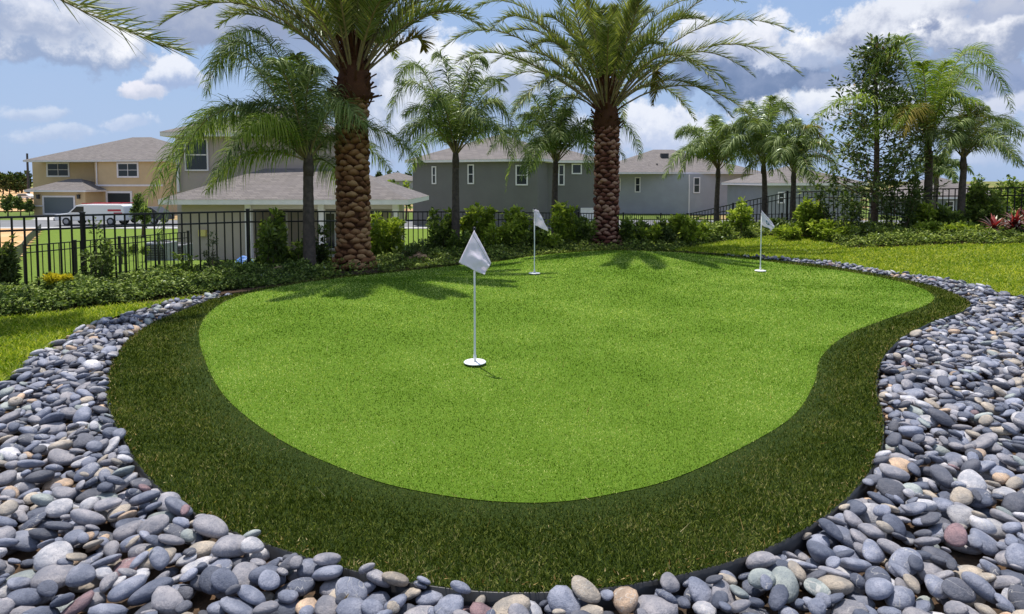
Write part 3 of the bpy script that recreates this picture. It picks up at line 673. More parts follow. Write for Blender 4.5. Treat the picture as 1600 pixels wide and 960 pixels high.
def date_trunk(root, base, H, r0, r1, m, rows, per, flare=.16):
    """stem wrapped in cut leaf bases: one mesh"""
    V, F, Rn = [], [], []; o = 0; iv, if_ = ICO[2]
    N = 24; core = MB(); core.tube([Vector((base.x, base.y, base.z+H*t-.1)) for t in (0, .06, .15, .5, 1.0)], [r0+flare*.6, r0+flare*.3, r0, (r0+r1)/2, r1], 20)
    for i in range(rows):
        t = i/rows; z = base.z+H*t; fl = flare*max(0, 1-t*7)**1.5; rad = r0+(r1-r0)*t+fl
        for j in range(per):
            an = 2*math.pi*(j+.5*(i % 2)+.12*i*.3)/per+rng.normal(0, .075); w_ = math.pi*rad/per*1.12*rng.uniform(.86, 1.12); hh = H/rows*rng.uniform(.9, 1.2)
            v = iv.copy(); n1 = rng.normal(0, .06, 3)
            v = v*(1+.13*np.sin(v @ (np.array([4, 3, 5])+n1*14)+i*j)[:, None]+.07*np.sin(v @ np.array([9, 7, 8])+i+j)[:, None])
            out_ = np.where(v[:, 2] > 0, .30+.20*v[:, 2], .30+.22*v[:, 2])
            x = v[:, 1]*w_*(1-.30*v[:, 2]); zz = v[:, 2]*hh*rng.uniform(.9, 1.08)*.62; rr = rad-.02+(v[:, 0]*.055+out_*.085)*rng.uniform(.75, 1.15)
            ca, sa = math.cos(an), math.sin(an)
            V.append(np.stack([base.x+rr*ca-x*sa, base.y+rr*sa+x*ca, z+zz+rng.normal(0, .016)+.16*x*rng.normal()], -1)); F.append(if_+o); o += len(v)
            Rn.append(np.clip(rng.uniform(.02, .75)+.40*v[:, 2]+.15*v[:, 0], 0, 1))  # sunlit upper edges painted into the tone, along with pale cut tips
    cv = np.array(core.v); cf = np.array([f for f in core.f if len(f) == 4]); cf = np.concatenate([cf[:, [0, 1, 2]], cf[:, [0, 2, 3]]])
    V.append(cv); F.append(cf+o); Rn.append(np.zeros(len(cv)))
    return obj_me('trunk', np_mesh('trunk', np.concatenate(V), np.concatenate(F), True, np.concatenate(Rn), mat=M[m]), root)
def date_palm(px, py, Y, zc_px, label, m, special, nrand, seed, Lmax=3.9, gz=None, emin=66):
    rg = random.Random(seed); b = P(px, py, Y); b.z = float(hgt(b.x, b.y)) if gz is None else gz
    ctr = P(px, zc_px, Y); H = ctr.z-b.z
    root = empty('date_palm', b, label, 'palm tree', 'date palms around the green')
    date_trunk(root, b, H, .27, .255, m, int(H/.094), 9)
    # fibrous bulb with stubs of cut leaves under the crown
    mb = MB(); mb.tube([ctr+Vector((0, 0, z)) for z in (-.12, .0, .2, .5, .85, 1.2)], [.26, .31, .31, .25, .17, .07], 14)
    cr = crown_child(root); cb = mb.build('crown_base', M['boots'], cr, True)
    st = MB()
    for k in range(150):
        a = rg.uniform(0, 6.28); z = rg.uniform(-.15, 1.0); r = .28-.19*max(0, z); q = ctr+Vector((math.cos(a)*r, math.sin(a)*r, z)); e = rg.uniform(.2, 1.3) if z < .35 else rg.uniform(.95, 1.4)
        d = Vector((math.cos(a)*math.cos(e), math.sin(a)*math.cos(e), math.sin(e))); l = rg.uniform(.10, .26)+.25*max(0, z)
        st.beam(q-d*.05, q+d*l, rg.uniform(.03, .06), .022)
    st.build('leaf_stubs', M['boots'], cr)
    k = 0
    for sp in special:
        (mx, my, tx, ty, dm, dt) = sp[:6]; mt = sp[6] if len(sp) > 6 else 'date'
        pm = P(mx, my, Y+dm); pt = P(tx, ty, Y+dt); dv = (pm-ctr); dv.z = 0; dv = dv.normalized()*.12 if dv.length > .01 else Vector((0, 0, 0))
        frond('date', ctr+dv+Vector((0, 0, .35)), pm, pt, cr, mt, seed*100+k, sp[7] if len(sp) > 7 else .44, 115, start=.2, w0=.020, droop=.06, wl=.024); k += 1
    for i in range(nrand):
        a = i*2.39996+rg.uniform(-.2, .2); u = i/nrand; e = R(84)-u*R(emin)+rg.uniform(-.08, .08)
        rfrond('date', ctr+Vector((math.cos(a)*.12, math.sin(a)*.12, .55-.3*u)), a, e, Lmax*rg.uniform(.86, 1.05)*(.75+.25*min(1, u*3)), .10+.34*math.cos(e)+rg.uniform(0, .08), cr, 'date', seed*100+50+i, .44, 105, start=.2, w0=.020, droop=.06, wl=.024)
    return root

def queen_palm(px, Y, zc_px, label, special, nrand, seed, r=.10, Lf=.42, L=2.3, leafm='queen', droop=.5, wl=.018, NL=125):
    if Y < 25: Y *= 1.13; r *= 1.1; L *= 1.1; Lf *= 1.08; wl *= 1.1
    rg = random.Random(seed); b = P(px, 300, Y); b.z = float(hgt(b.x, b.y)); ctr = P(px, zc_px, Y); ctr = Vector((ctr.x, ctr.y, ctr.z)); H = ctr.z-b.z
    root = empty('queen_palm', b, label, 'palm tree', 'queen palms along the fence')
    mb = MB(); N = 22; bx = rg.uniform(-.05, .05)
    pts = [Vector((b.x+bx*math.sin(t*3.14), b.y, b.z-.05+(H+.05)*t)) for t in np.linspace(0, 1, N)]
    mb.tube(pts, [r*.9*(1.28-.40*t)*(1+.055*(k % 2)) for k, t in enumerate(np.linspace(0, 1, N))], 12); mb.build('trunk', M['bark'], root, True)
    cr = crown_child(root)
    sh = MB(); sh.tube([ctr+Vector((0, 0, z)) for z in (-.15, 0, .2, .4, .6)], [r*.85, r*.95, r*.7, r*.4, r*.15], 10); sh.build('crown_shaft', M['bark'], cr, True)
    k = 0
    for sp in special:
        (mx, my, tx, ty, dm, dt) = sp[:6]; mt = sp[6] if len(sp) > 6 else leafm
        frond('queen', ctr+Vector((0, 0, .1)), P(mx, my, Y+dm), P(tx, ty, Y+dt), cr, mt, seed*100+k, Lf, NL, start=.12, w0=.015, droop=droop, wl=wl); k += 1
    for i in range(nrand):
        a = i*2.39996+rg.uniform(-.3, .3)+seed; u = (i+.5)/nrand; e = R(82)-u*R(56)
        rfrond('queen', ctr+Vector((0, 0, .2-.1*u)), a, e, L*rg.uniform(.85, 1.08), .15+.55*math.cos(e), cr, leafm, seed*100+50+i, Lf, NL-15, start=.12, w0=.014, droop=droop, wl=wl)
    return root

# date palms
date_palm(553, 418, 11.4, 150, 'large date palm with thick knobbly brown trunk, crown cut off by the picture top', 'boots',
          [(440, 38, 343, 24, 0, .2, 'date'), (455, 12, 370, 8, -.3, -.6), (470, -10, 395, -40, .5, .9), (650, 18, 800, -4, 0, .2), (650, 30, 745, 28, -.6, -1.2), (640, 62, 662, 78, .6, 1.0, 'dateold'), (610, 5, 700, -30, .5, 1), (520, -10, 500, -90, -1, -2), (585, -20, 620, -110, -1, -1.8), (600, 60, 640, 40, 1.2, 2.2), (500, 50, 455, 52, 1.0, 2.0)], 34, 3, 3.6, emin=50)
date_palm(947, 381, 15.2, 196, 'date palm with reddish brown trunk and wide arching crown behind the middle of the green', 'boots2',
          [(800, 55, 690, 78, 0, 0), (805, 90, 712, 100, -.6, -1), (830, 20, 735, 20, .4, 1), (860, 118, 790, 92, .6, 1.2), (1090, 45, 1240, 50, 0, 0), (1110, 72, 1255, 120, -.5, -1), (1060, 95, 1148, 148, .3, .7), (1050, 125, 1145, 185, -.3, -.6), (1030, 20, 1165, 5, .6, 1.4), (1015, 105, 1020, 165, .4, .7, 'dateold'),
           (880, 20, 830, -60, .8, 1.6), (905, 40, 890, -40, -1.4, -3), (990, 30, 1020, -50, -1.2, -2.6), (950, 60, 952, 40, -1.8, -3.2), (970, 20, 985, -60, 1.5, 3), (845, 40, 765, 50, -1, -2), (1075, 15, 1200, -10, -.8, -1.6)], 36, 5, 3.9)
date_palm(-120, 560, 7.3, -95, 'date palm whose single frond hangs in at the top left corner', 'boots',
          [(78, -10, 297, 86, .2, .5, 'date', .66), (-60, -160, 60, -120, .8, 1.6)], 18, 8, 2.0, emin=44)
# queen palms
queen_palm(482, 9.6, 262, 'broad queen palm left of the thickest trunk, fronds drooping before the taupe house', [
    (345, 168, 222, 330, 0, .1), (360, 172, 236, 300, .25, .45), (335, 178, 250, 385, -.3, -.4), (380, 88, 322, 150, 0, 0), (395, 78, 335, 105, .3, .4), (425, 72, 345, 66, .4, .9), (395, 240, 325, 300, -.5, -.9, 'queenl'), (440, 150, 405, 110, .8, 1.4), (480, 140, 500, 110, -.4, -.6), (450, 130, 430, 100, -.8, -1.4),
    (560, 195, 660, 255, .4, .7), (540, 215, 610, 265, .8, 1.4), (510, 150, 560, 160, 1.0, 1.9), (375, 190, 300, 215, .6, 1.2), (520, 260, 560, 320, .9, 1.3), (430, 190, 380, 215, -.8, -1.4, 'queenl')], 6, 11, .092, .62, 2.0, wl=.0155, NL=155, droop=.72)
queen_palm(712, 12.2, 252, 'feathery queen palm before the dark grey house, right of the thickest trunk', [
    (650, 130, 605, 200, 0, 0), (660, 110, 620, 130, .4, .8), (670, 190, 625, 250, -.5, -.8), (700, 120, 680, 85, .3, .3), (730, 115, 760, 100, -.4, -.5), (770, 160, 810, 240, 0, 0), (760, 190, 800, 250, -.5, -.9), (750, 135, 790, 140, .5, .9), (690, 160, 665, 190, -.9, -1.6)], 10, 12, .080, .54, 2.15, droop=.6)
queen_palm(868, 14.4, 262, 'dense dark queen palm touching the reddish trunk, before the dark grey house', [
    (830, 180, 790, 300, 0, 0, 'queenl'), (835, 155, 800, 180, .4, .8), (860, 150, 850, 130, 0, 0), (900, 150, 930, 160, -.3, -.4), (930, 190, 965, 240, .4, .7), (960, 190, 1000, 250, .6, .9), (905, 200, 920, 270, -.6, -1), (840, 220, 815, 280, -.6, -.9)], 13, 13, .080, .54, 2.1, droop=.6)
queen_palm(1122, 19.6, 272, 'queen palm in front of the light grey house, left of a row of three', [(1085, 205, 1055, 215, 0, 0), (1090, 235, 1060, 280, -.3, -.4, 'queenl'), (1150, 200, 1185, 240, 0, 0)], 16, 14, .085, .58, 2.4, wl=.024, droop=.6)
queen_palm(1193, 18.4, 265, 'queen palm before the light grey house corner, middle of three', [(1165, 190, 1150, 235, 0, 0), (1215, 165, 1245, 200, 0, 0)], 16, 15, .085, .60, 2.6, wl=.024, droop=.6)
queen_palm(1240, 17.2, 278, 'short queen palm with yellowing fronds, right one of three', [(1262, 200, 1295, 240, 0, 0, 'queeny'), (1215, 215, 1205, 275, -.3, -.4)], 12, 16, .08, .52, 1.9, wl=.024, droop=.6)
queen_palm(1450, 14.0, 236, 'tall bright queen palm rising just right of the dark leafy tree', [
    (1520, 100, 1582, 175, 0, 0, 'queenl'), (1400, 90, 1350, 140, 0, .1), (1420, 80, 1395, 75, .5, .9), (1350, 155, 1265, 200, -.4, -.6, 'queenl'), (1480, 120, 1530, 140, .6, 1.2, 'queenl'), (1445, 130, 1440, 100, -.4, -.6, 'queenl'), (1480, 150, 1520, 190, -.6, -1, 'queenl'), (1400, 170, 1360, 230, -.4, -.6), (1430, 170, 1410, 215, -.7, -1.1, 'queeny'), (1500, 90, 1550, 100, .3, .5)], 8, 17, .088, .54, 2.3, 'queenl')
queen_palm(1505, 13.4, 256, 'smaller queen palm with a yellow green heart near the right edge', [
    (1560, 195, 1610, 225, 0, 0, 'queen'), (1550, 225, 1600, 262, -.4, -.6, 'queen'), (1470, 205, 1438, 245, 0, 0), (1515, 190, 1520, 165, 0, 0, 'queeny'), (1490, 210, 1475, 250, -.4, -.6), (1540, 190, 1590, 195, .5, .8, 'queen')], 6, 18, .075, .46, 1.6)

# tall sparse broadleaf tree
def leafy_tree(px, Y, top_py, wpx, label, seed):
    rg = random.Random(seed); b = P(px, 380, Y); b.z = float(hgt(b.x, b.y)); top = P(px, top_py, Y).z; H = top-b.z
    root = empty('broadleaf_tree', b, label, 'tree'); mb = MB()
    tr = [Vector((b.x+.05*math.sin(t*5), b.y, b.z-.05+H*t)) for t in np.linspace(0, 1, 12)]
    mb.tube(tr, [.085*(1-.85*t)+.012 for t in np.linspace(0, 1, 12)], 9)
    Ps, Ds = [], []
    for i in range(110):
        t = .10+.88*i/110; a = i*2.4+rg.uniform(-.4, .4); q = Vector((b.x, b.y, b.z+H*t)); wr = wpx/FPX*Y*.5*(1.15-.95*t**1.6)*rg.uniform(.45, 1.1)
        d = Vector((math.cos(a), math.sin(a), .55)); e = q+Vector((d.x*wr, d.y*wr, wr*.55*rg.uniform(.3, 1.2)))
        pts = [q, (q+e)*.5+Vector((0, 0, -.04)), e]; mb.tube(pts, [.018*(1.1-t), .011*(1.1-t)+.002, .003], 5)
        m_ = 72
        for k in range(m_):
            f = rg.uniform(.3, 1.05); p_ = q.lerp(e, f); tw = Vector((rg.gauss(0, 1), rg.gauss(0, 1), rg.gauss(0, .8)))*.075
            Ps.append((p_+tw)[:]); dd = (Vector((d.x, d.y, .2))*.4+tw*9).normalized(); Ds.append(dd[:])
    Ps, Ds = np.array(Ps), unit(np.array(Ds)); L = rng.uniform(.08, .17, len(Ps))
    V, F, rn = leaf_arrays(Ps, Ds, L, L*.42, rng.random(len(Ps)))
    cr = obj_me('crown', np_mesh('crown', V, F, rnd=rn, mat=M['mag']), root); mb.build('trunk', M['bark2'], root, True)
leafy_tree(1363, 16.2, 64, 190, 'tall thin dark-leaved tree with an open see-through crown, left of the bright queen palm', 21)

# shrubs, laid out from the fence line inward
def fenceY(px):
    if px < 1074: return 7.3*FSC/(1-.000599*(px-20)) 
    c = ray(px, 282)[0]; # X = c*Y on the right wing
    t = (c*FC[1]-FC[0])/(dR[0]-c*dR[1]); return FC[1]+dR[1]*t
SH = [ # px, top, bottom, width, offset in front of fence, material, label, density, leaf
 (4, 366, 470, 40, .35, 'shr_d', 'dark shrub cut by the left edge of the picture, in front of the fence', 1.2, .06),
 (146, 336, 440, 74, .25, 'shr_d', 'tall dark many-stemmed shrub in front of the white van, against the fence', .85, .05),
 (60, 430, 470, 46, .2, 'shr_m', 'low mid green shrub left of the yellow leaves at the fence foot', .5, .05),
 (283, 398, 440, 50, .2, 'shr_m', 'pale green low shrub at the fence left of the grey twiggy one', .6, .06),
 (328, 358, 430, 46, .25, 'shr_g', 'thin greyish twiggy shrub before the taupe wall', .5, .045),
 (415, 328, 425, 62, .35, 'shr_m', 'full green shrub right of the fence post before the taupe house', 1.4, .08),
 (462, 372, 420, 46, .4, 'shr_m', 'low green shrub at the foot of the broad queen palm, its left side', .9, .08),
 (497, 352, 420, 38, .3, 'shr_d', 'dark green shrub between the broad queen palm and the thickest trunk', 1, .07),
 (604, 327, 405, 60, .3, 'shr_l', 'lime-topped shrub directly right of the thickest trunk', 1.4, .085),
 (668, 372, 400, 46, .5, 'shr_d', 'low dark shrub behind the pile of tan rocks', 1, .06),
 (692, 326, 395, 48, .4, 'shr_m', 'shrub rising above the fence just left of the dark grey house palm', 1.3, .085),
 (745, 322, 395, 56, .4, 'shr_l', 'bright yellow green shrub above the nearest flag', 1.4, .09),
 (798, 329, 398, 52, .5, 'shr_l', 'bright shrub between the nearest and the middle flag', 1.4, .09),
 (838, 342, 398, 44, .5, 'shr_m', 'green shrub right behind the flag in the middle', 1.2, .08),
 (880, 316, 392, 44, .5, 'shr_l', 'tallest light green shrub, left of the red brown palm trunk', 1.2, .09),
 (908, 338, 390, 44, .5, 'shr_m', 'green shrub touching the left side of the red brown palm trunk', 1.3, .085),
 (985, 342, 388, 46, .6, 'shr_m', 'green shrub touching the right side of the red brown palm trunk', 1.3, .09),
 (1030, 345, 388, 48, .7, 'shr_d', 'darker shrub left of the fence corner', 1.3, .08),
 (1066, 340, 388, 46, .8, 'shr_l', 'bright yellow green shrub at the fence corner', 1.4, .10),
 (1115, 352, 380, 50, .6, 'shr_m', 'low shrub below the start of the sloping fence', 1.2, .09),
 (1160, 312, 376, 40, .4, 'shr_l', 'thin light green shrub poking through the sloping fence', .9, .09),
 (1212, 342, 372, 48, .5, 'shr_d', 'small dark shrub behind the farthest flag', 1.1, .08),
 (1262, 314, 380, 50, .5, 'shr_l', 'bright columnar shrub between the farthest flag and the dark leafy tree', 1.4, .09),
 (1300, 348, 386, 80, .8, 'shr_l', 'spreading lime shrub at the lawn edge left of the dark leafy tree', 1.7, .08),
 (1312, 258, 386, 80, .3, 'shr_d', 'large loose dark bush left of the trunk of the dark leafy tree', .75, .075),
 (1400, 246, 388, 84, .3, 'shr_d', 'large dense dark bush right of the trunk of the dark leafy tree', .95, .075),
 (1352, 352, 388, 80, 1.0, 'shr_d', 'low dark bush at the foot of the dark leafy tree', 1.6, .07),
 (1440, 318, 388, 46, .4, 'shr_l', 'upright lime shrub before the raised fence, below the bright queen palm', 1.3, .08),
 (1490, 320, 388, 52, .4, 'shr_m', 'green shrub below the smaller queen palm at the raised fence', 1.4, .08),
 (1538, 288, 388, 46, .3, 'shr_m', 'tallest shrub at the raised fence, left of the red-leaved plant', 1.5, .08),
 (1425, 358, 390, 80, 1.0, 'shr_d', 'low mixed green bush at the lawn edge below the bright queen palm', 1.6, .065),
 (1475, 348, 392, 90, 1.1, 'shr_l', 'wide lime green bush at the lawn edge near the right', 1.9, .065),
 (1530, 352, 394, 80, 1.0, 'shr_m', 'wide green bush at the lawn edge left of the red-leaved plant', 1.8, .065),
 (1592, 382, 402, 50, 1.1, 'shr_d', 'low dark bush under the red-leaved plant at the right edge', 1.6, .06)]
SH += [
 (725, 362, 402, 44, 1.2, 'shr_m', 'low green shrub at the turf edge behind the nearest flag', 1, .07), (770, 350, 400, 40, 1.2, 'shr_l', 'low lime shrub at the turf edge right of the nearest flag', .9, .08),
 (855, 362, 396, 44, 1.2, 'shr_l', 'low lime shrub at the turf edge right of the flag in the middle', 1, .08), (1008, 350, 388, 40, 1.2, 'shr_l', 'lime shrub at the turf edge, second right of the red brown trunk', 1, .085),
 (1050, 362, 386, 44, 1.2, 'shr_m', 'low green shrub at the far turf edge before the fence corner', 1, .08), (1092, 352, 382, 46, 1.2, 'shr_l', 'lime shrub at the lawn edge just right of the fence corner', 1, .09),
 (1235, 356, 380, 54, 1.2, 'shr_l', 'low lime shrub at the lawn edge right behind the farthest flag', 1.2, .085), (1505, 366, 394, 60, 1.2, 'shr_l', 'low lime bush at the lawn edge left of the wide green one', 1.4, .07),
 (1395, 362, 390, 56, 1.2, 'shr_m', 'low green bush at the lawn edge right of the dark tree foot', 1.3, .07), (640, 372, 412, 50, 1.2, 'shr_d', 'low dark shrub right behind the topmost tan rock', 1, .06)]
for (px, t0, b0, wp, off, k, lb, dn, lf) in SH:
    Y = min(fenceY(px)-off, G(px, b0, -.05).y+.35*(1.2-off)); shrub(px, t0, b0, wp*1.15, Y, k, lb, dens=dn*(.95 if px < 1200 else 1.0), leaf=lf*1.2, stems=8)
# red cordylines
def rosette(px, py, Y, n, L, label):
    b = P(px, py, Y); gz = float(hgt(b.x, b.y)); root = empty('cordyline', (b.x, b.y, gz), label, 'plant', 'red-leaved plants')
    V, F, Rn = [], [], []; o = 0; st = MB()
    for hd in range(4):
        top = Vector((b.x+rng.normal(0, .12), b.y+rng.normal(0, .1), b.z+rng.uniform(-.25, .25)))
        st.tube([(b.x, b.y, gz-.03), top-Vector((0, 0, .1)), top], [.018, .014, .008], 6)
        for i in range(n):
            a = i*2.4+hd; e = rng.uniform(.05, 1.35); d = np.array([math.cos(a)*math.cos(e), math.sin(a)*math.cos(e), math.sin(e)]); s = np.array([-math.sin(a), math.cos(a), 0]); Wd = rng.uniform(.02, .034); l = L*rng.uniform(.7, 1.1); cur = np.array(top[:])
            vs = []
            for q in range(6):
                ww = Wd*(.35, .9, 1, .85, .5, .02)[q]; vs += [cur-s*ww, cur+s*ww]; cur = cur+d*l/5; d = d+np.array([0, 0, -.16]); d /= np.linalg.norm(d)
            V += vs; F += [(o+2*q, o+2*q+1, o+2*q+3, o+2*q+2) for q in range(5)]; o += 12; Rn += [rng.random()]*12
    obj_me('foliage', np_mesh('foliage', np.array(V), np.array(F), rnd=np.array(Rn), mat=M['cord']), root); st.build('stem', M['bark2'], root, True)
rosette(1572, 362, 13.3, 30, .36, 'dark red spiky-leaved cordyline, the one standing wholly in view at the right')
rosette(1598, 352, 13.2, 30, .38, 'dark red spiky-leaved cordyline cut by the right edge of the picture')

# ground cover mats
def cover(name, poly, n, hmax, lf, m, label, cond=None):
    lo, hi = poly.min(0), poly.max(0); x = rng.uniform(lo[0], hi[0], n*3); y = rng.uniform(lo[1], hi[1], n*3); k = pip(poly, x, y) & ~pip(OUTP, x, y)
    if cond is not None: k &= cond(x, y)
    for tx, ty in ((-2.95, 11.4), (2.35, 15.2)): k &= ~((np.abs(x-tx*y/ty) < .42) & (y < ty+.3) & (y > ty-1.1) & (rng.random(len(x)) < .85))
    x, y = x[k][:n], y[k][:n]; ed = np.minimum(1, .35+segdist(poly, x, y)/.14)
    hm = hmax*(.30+.80*np.clip(.5+.45*np.sin(x*4.1+1+.8*np.sin(y*2.3))*np.cos(y*3.7+x)+.4*np.sin(x*11.7+y*8)*np.sin(y*13-x*5), 0, 1))*ed
    hm = hm*np.clip(.22+segdist(OUTP[::3], x, y)/1.3, 0, 1)
    z = hgt(x, y)+hm*rng.random(len(x))**.45; d = unit(rng.normal(0, 1, (len(x), 3))*np.array([1, 1, .45])+np.array([0, -.1, .35])); L = lf*rng.uniform(.6, 1.3, len(x))
    V, F, rn = leaf_arrays(np.stack([x, y, z], -1), d, L, L*.5, rng.random(len(x)), droop=.15)
    return tag(obj_me(name, np_mesh(name, V, F, rnd=rn, mat=M[m])), label, 'ground cover', kind='stuff')
def fp(px, off=0.0):
    Y = fenceY(px)-off; c = ray(px, 282)[0]; return [c*Y, Y]
cl1 = np.vstack([gpx([(-60, 506), (0, 500), (100, 488), (180, 479), (240, 470), (300, 462), (380, 452), (450, 443), (500, 434)]), [fp(q, -.5) for q in (470, 400, 300, 200, 100, 20, -60)]])
cover('ground_cover', cl1, 90000, .28, .055, 'cover', 'dark glossy low ground cover filling the bed at the left, in front of the fence')
cl2 = np.vstack([gpx([(490, 437), (600, 424), (712, 413.5), (775, 409.5), (830, 402), (900, 396), (962, 391.5), (1050, 391.5)]), gpx([(1110, 384)], -.05), [fp(q, -.4) for q in (1065, 1000, 900, 800, 700, 600, 500, 450)]])
cover('ground_cover', cl2, 90000, .24, .07, 'shr_m', 'low green ground cover along the back edge of the putting green around both big trunks')
cl3 = np.vstack([gpx([(1110, 384), (1150, 379), (1200, 374), (1260, 378)], -.05), gpx([(1330, 386), (1400, 389), (1480, 392), (1560, 396), (1640, 398)], .1), [fp(q, -.3) for q in (1640, 1560, 1450, 1350, 1250, 1150, 1085)]])
cover('ground_cover', cl3, 90000, .24, .07, 'shr_m', 'low mixed green ground cover in the bed below the raised fence')
# yellow croton and tan rocks
def small_clump(px, py, w_, kind, label, nm, cat, n=500, lf=.05):
    b = P(px, 445, 8.1); b.z = 0
    p_ = rng.normal(0, 1, (n, 3)); p_ = unit(p_)*(rng.random(n)**.4)[:, None]*np.array([w_, w_*.7, w_*.55])+np.array([b.x, b.y, float(hgt(b.x, b.y))+.33]); d = unit(rng.normal(0, 1, (n, 3))+np.array([0, 0, .6])); L = lf*rng.uniform(.6, 1.2, n)
    V, F, rn = leaf_arrays(p_, d, L, L*.5, rng.random(n)); V = V-np.array([b.x, b.y, 0]); o = obj_me(nm, np_mesh(nm, V, F, rnd=rn, mat=M[kind])); o.location = (b.x, b.y, 0); tag(o, label, cat)
small_clump(82, 470, .11, 'flow_y', 'small plant with bright yellow leaves at the foot of the left fence', 'yellow_plant', 'plant')
small_clump(104, 463, .08, 'flow_y', 'tiny yellow-leaved plant right beside the larger yellow one', 'yellow_plant', 'plant', 240, .04)
def rock(px, py, r, Y, label, m='rockt'):
    b = P(px, py, Y); v = ICO[3][0].copy(); q = rng.normal(0, 1, (6, 3)); disp = sum(.10*np.abs(np.sin(v @ q[i]*2+i)) for i in range(6)); v = np.round(v*3.2)/3.2*.35+v*.65; v = v*(.8+disp[:, None])*np.array([r, r*.8, r*.72]); o = obj_me('rock', np_mesh('rock', v, ICO[3][1], False, mat=M[m])); o.location = (b.x, b.y, float(hgt(b.x, b.y))+r*.62); tag(o, label, 'rock', 'tan rocks in the bed')
rock(438, 425, .14, 10.3, 'tan rock in the ground cover left of the thickest trunk, the larger of two'); rock(455, 425, .09, 10.35, 'small tan rock beside the larger one left of the thickest trunk')
rock(645, 411, .19, 12.1, 'pale orange rock right of the thickest trunk, topmost of the pile'); rock(632, 416, .14, 11.95, 'brown rock at the left foot of the pile right of the thickest trunk'); rock(660, 417, .12, 11.95, 'small brown rock at the right foot of the pile right of the thickest trunk')

# ------------------------------------------------------------------ fences
def fence(name, pts, hgt_f, label, pitch=.139, cat='fence', group=None, gap=.19, H=1.19, pk=.019, post=.05, railw=.03):
    """pts: list of (x, y) post positions; hgt_f(i) ground height at each"""
    root = empty(name, (pts[0][0], pts[0][1], hgt_f(0)), label, cat, group)
    for i, p_ in enumerate(pts):
        z = hgt_f(i); mb = MB(); mb.box((p_[0]-post/2, p_[1]-post/2, z-.2), (p_[0]+post/2, p_[1]+post/2, z+H+.02)); po = mb.build('post', M['black'], root)
        cp = MB(); cp.box((p_[0]-post/2-.006, p_[1]-post/2-.006, z+H+.021), (p_[0]+post/2+.006, p_[1]+post/2+.006, z+H+.035)); cp.build('post_cap', M['black'], po)
    for i in range(len(pts)-1):
        a, b = Vector((*pts[i], hgt_f(i))), Vector((*pts[i+1], hgt_f(i+1))); mb = MB(); L = (Vector(pts[i+1])-Vector(pts[i])).length
        for dz, rh in ((H-.015, .03), (H-.015-gap, .028), (.12, .028)): mb.beam(a+Vector((0, 0, dz)), b+Vector((0, 0, dz)), railw, rh)
        n = max(2, round(L/pitch))
        for k in range(1, n):
            q = a.lerp(b, k/n); mb.box((q.x-pk/2, q.y-pk/2, q.z+.04), (q.x+pk/2, q.y+pk/2, q.z+H-.031))
        mb.build('picket_panel', M['black'], root)
    return root
# left wing: posts every 2.1 m, one at the photo's x = 128
s0 = 6+np.linalg.norm(np.array([-5.49, 7.8])*FSC-FA); LL = np.linalg.norm(FC-F0)
ss = [s for s in np.arange(s0-5.02, LL-.5, 2.51)]; ss[-1:] = [ss[-1]]; ss = [s for s in ss if s < LL-.9]+[LL]
pl = [tuple(F0+dL*s) for s in ss]
fence('metal_fence', pl, lambda i: float(fz('L', np.array(ss[i])))+.0, 'black metal picket fence running from the left edge to the corner behind the green')
sr = [0.04]+[2.12*k for k in range(1, 9)]; prp = [tuple(FC+dR*s) for s in sr]
fence('metal_fence', prp, lambda i: float(fz('R', np.array(sr[i])))+.0, 'black metal picket fence climbing from the corner to the raised right side')
nf = [tuple(FC+np.array([.25+1.9*k, .35+.25*k])) for k in range(6)]
fence('metal_fence', nf, lambda i: -.93, 'lower black fence seen level through the sloping fence, behind the row of palms')
A_ = P(38, 380, 16.2); B_ = P(294, 364, 20.6)
nf2 = [(A_.x+(B_.x-A_.x)*t, A_.y+(B_.y-A_.y)*t) for t in (0, .26, .52, .78, 1)]
fence('metal_fence', nf2, lambda i: -1.32, 'small black fence standing farther off on the neighbouring lawn, left of the taupe house', post=.06)

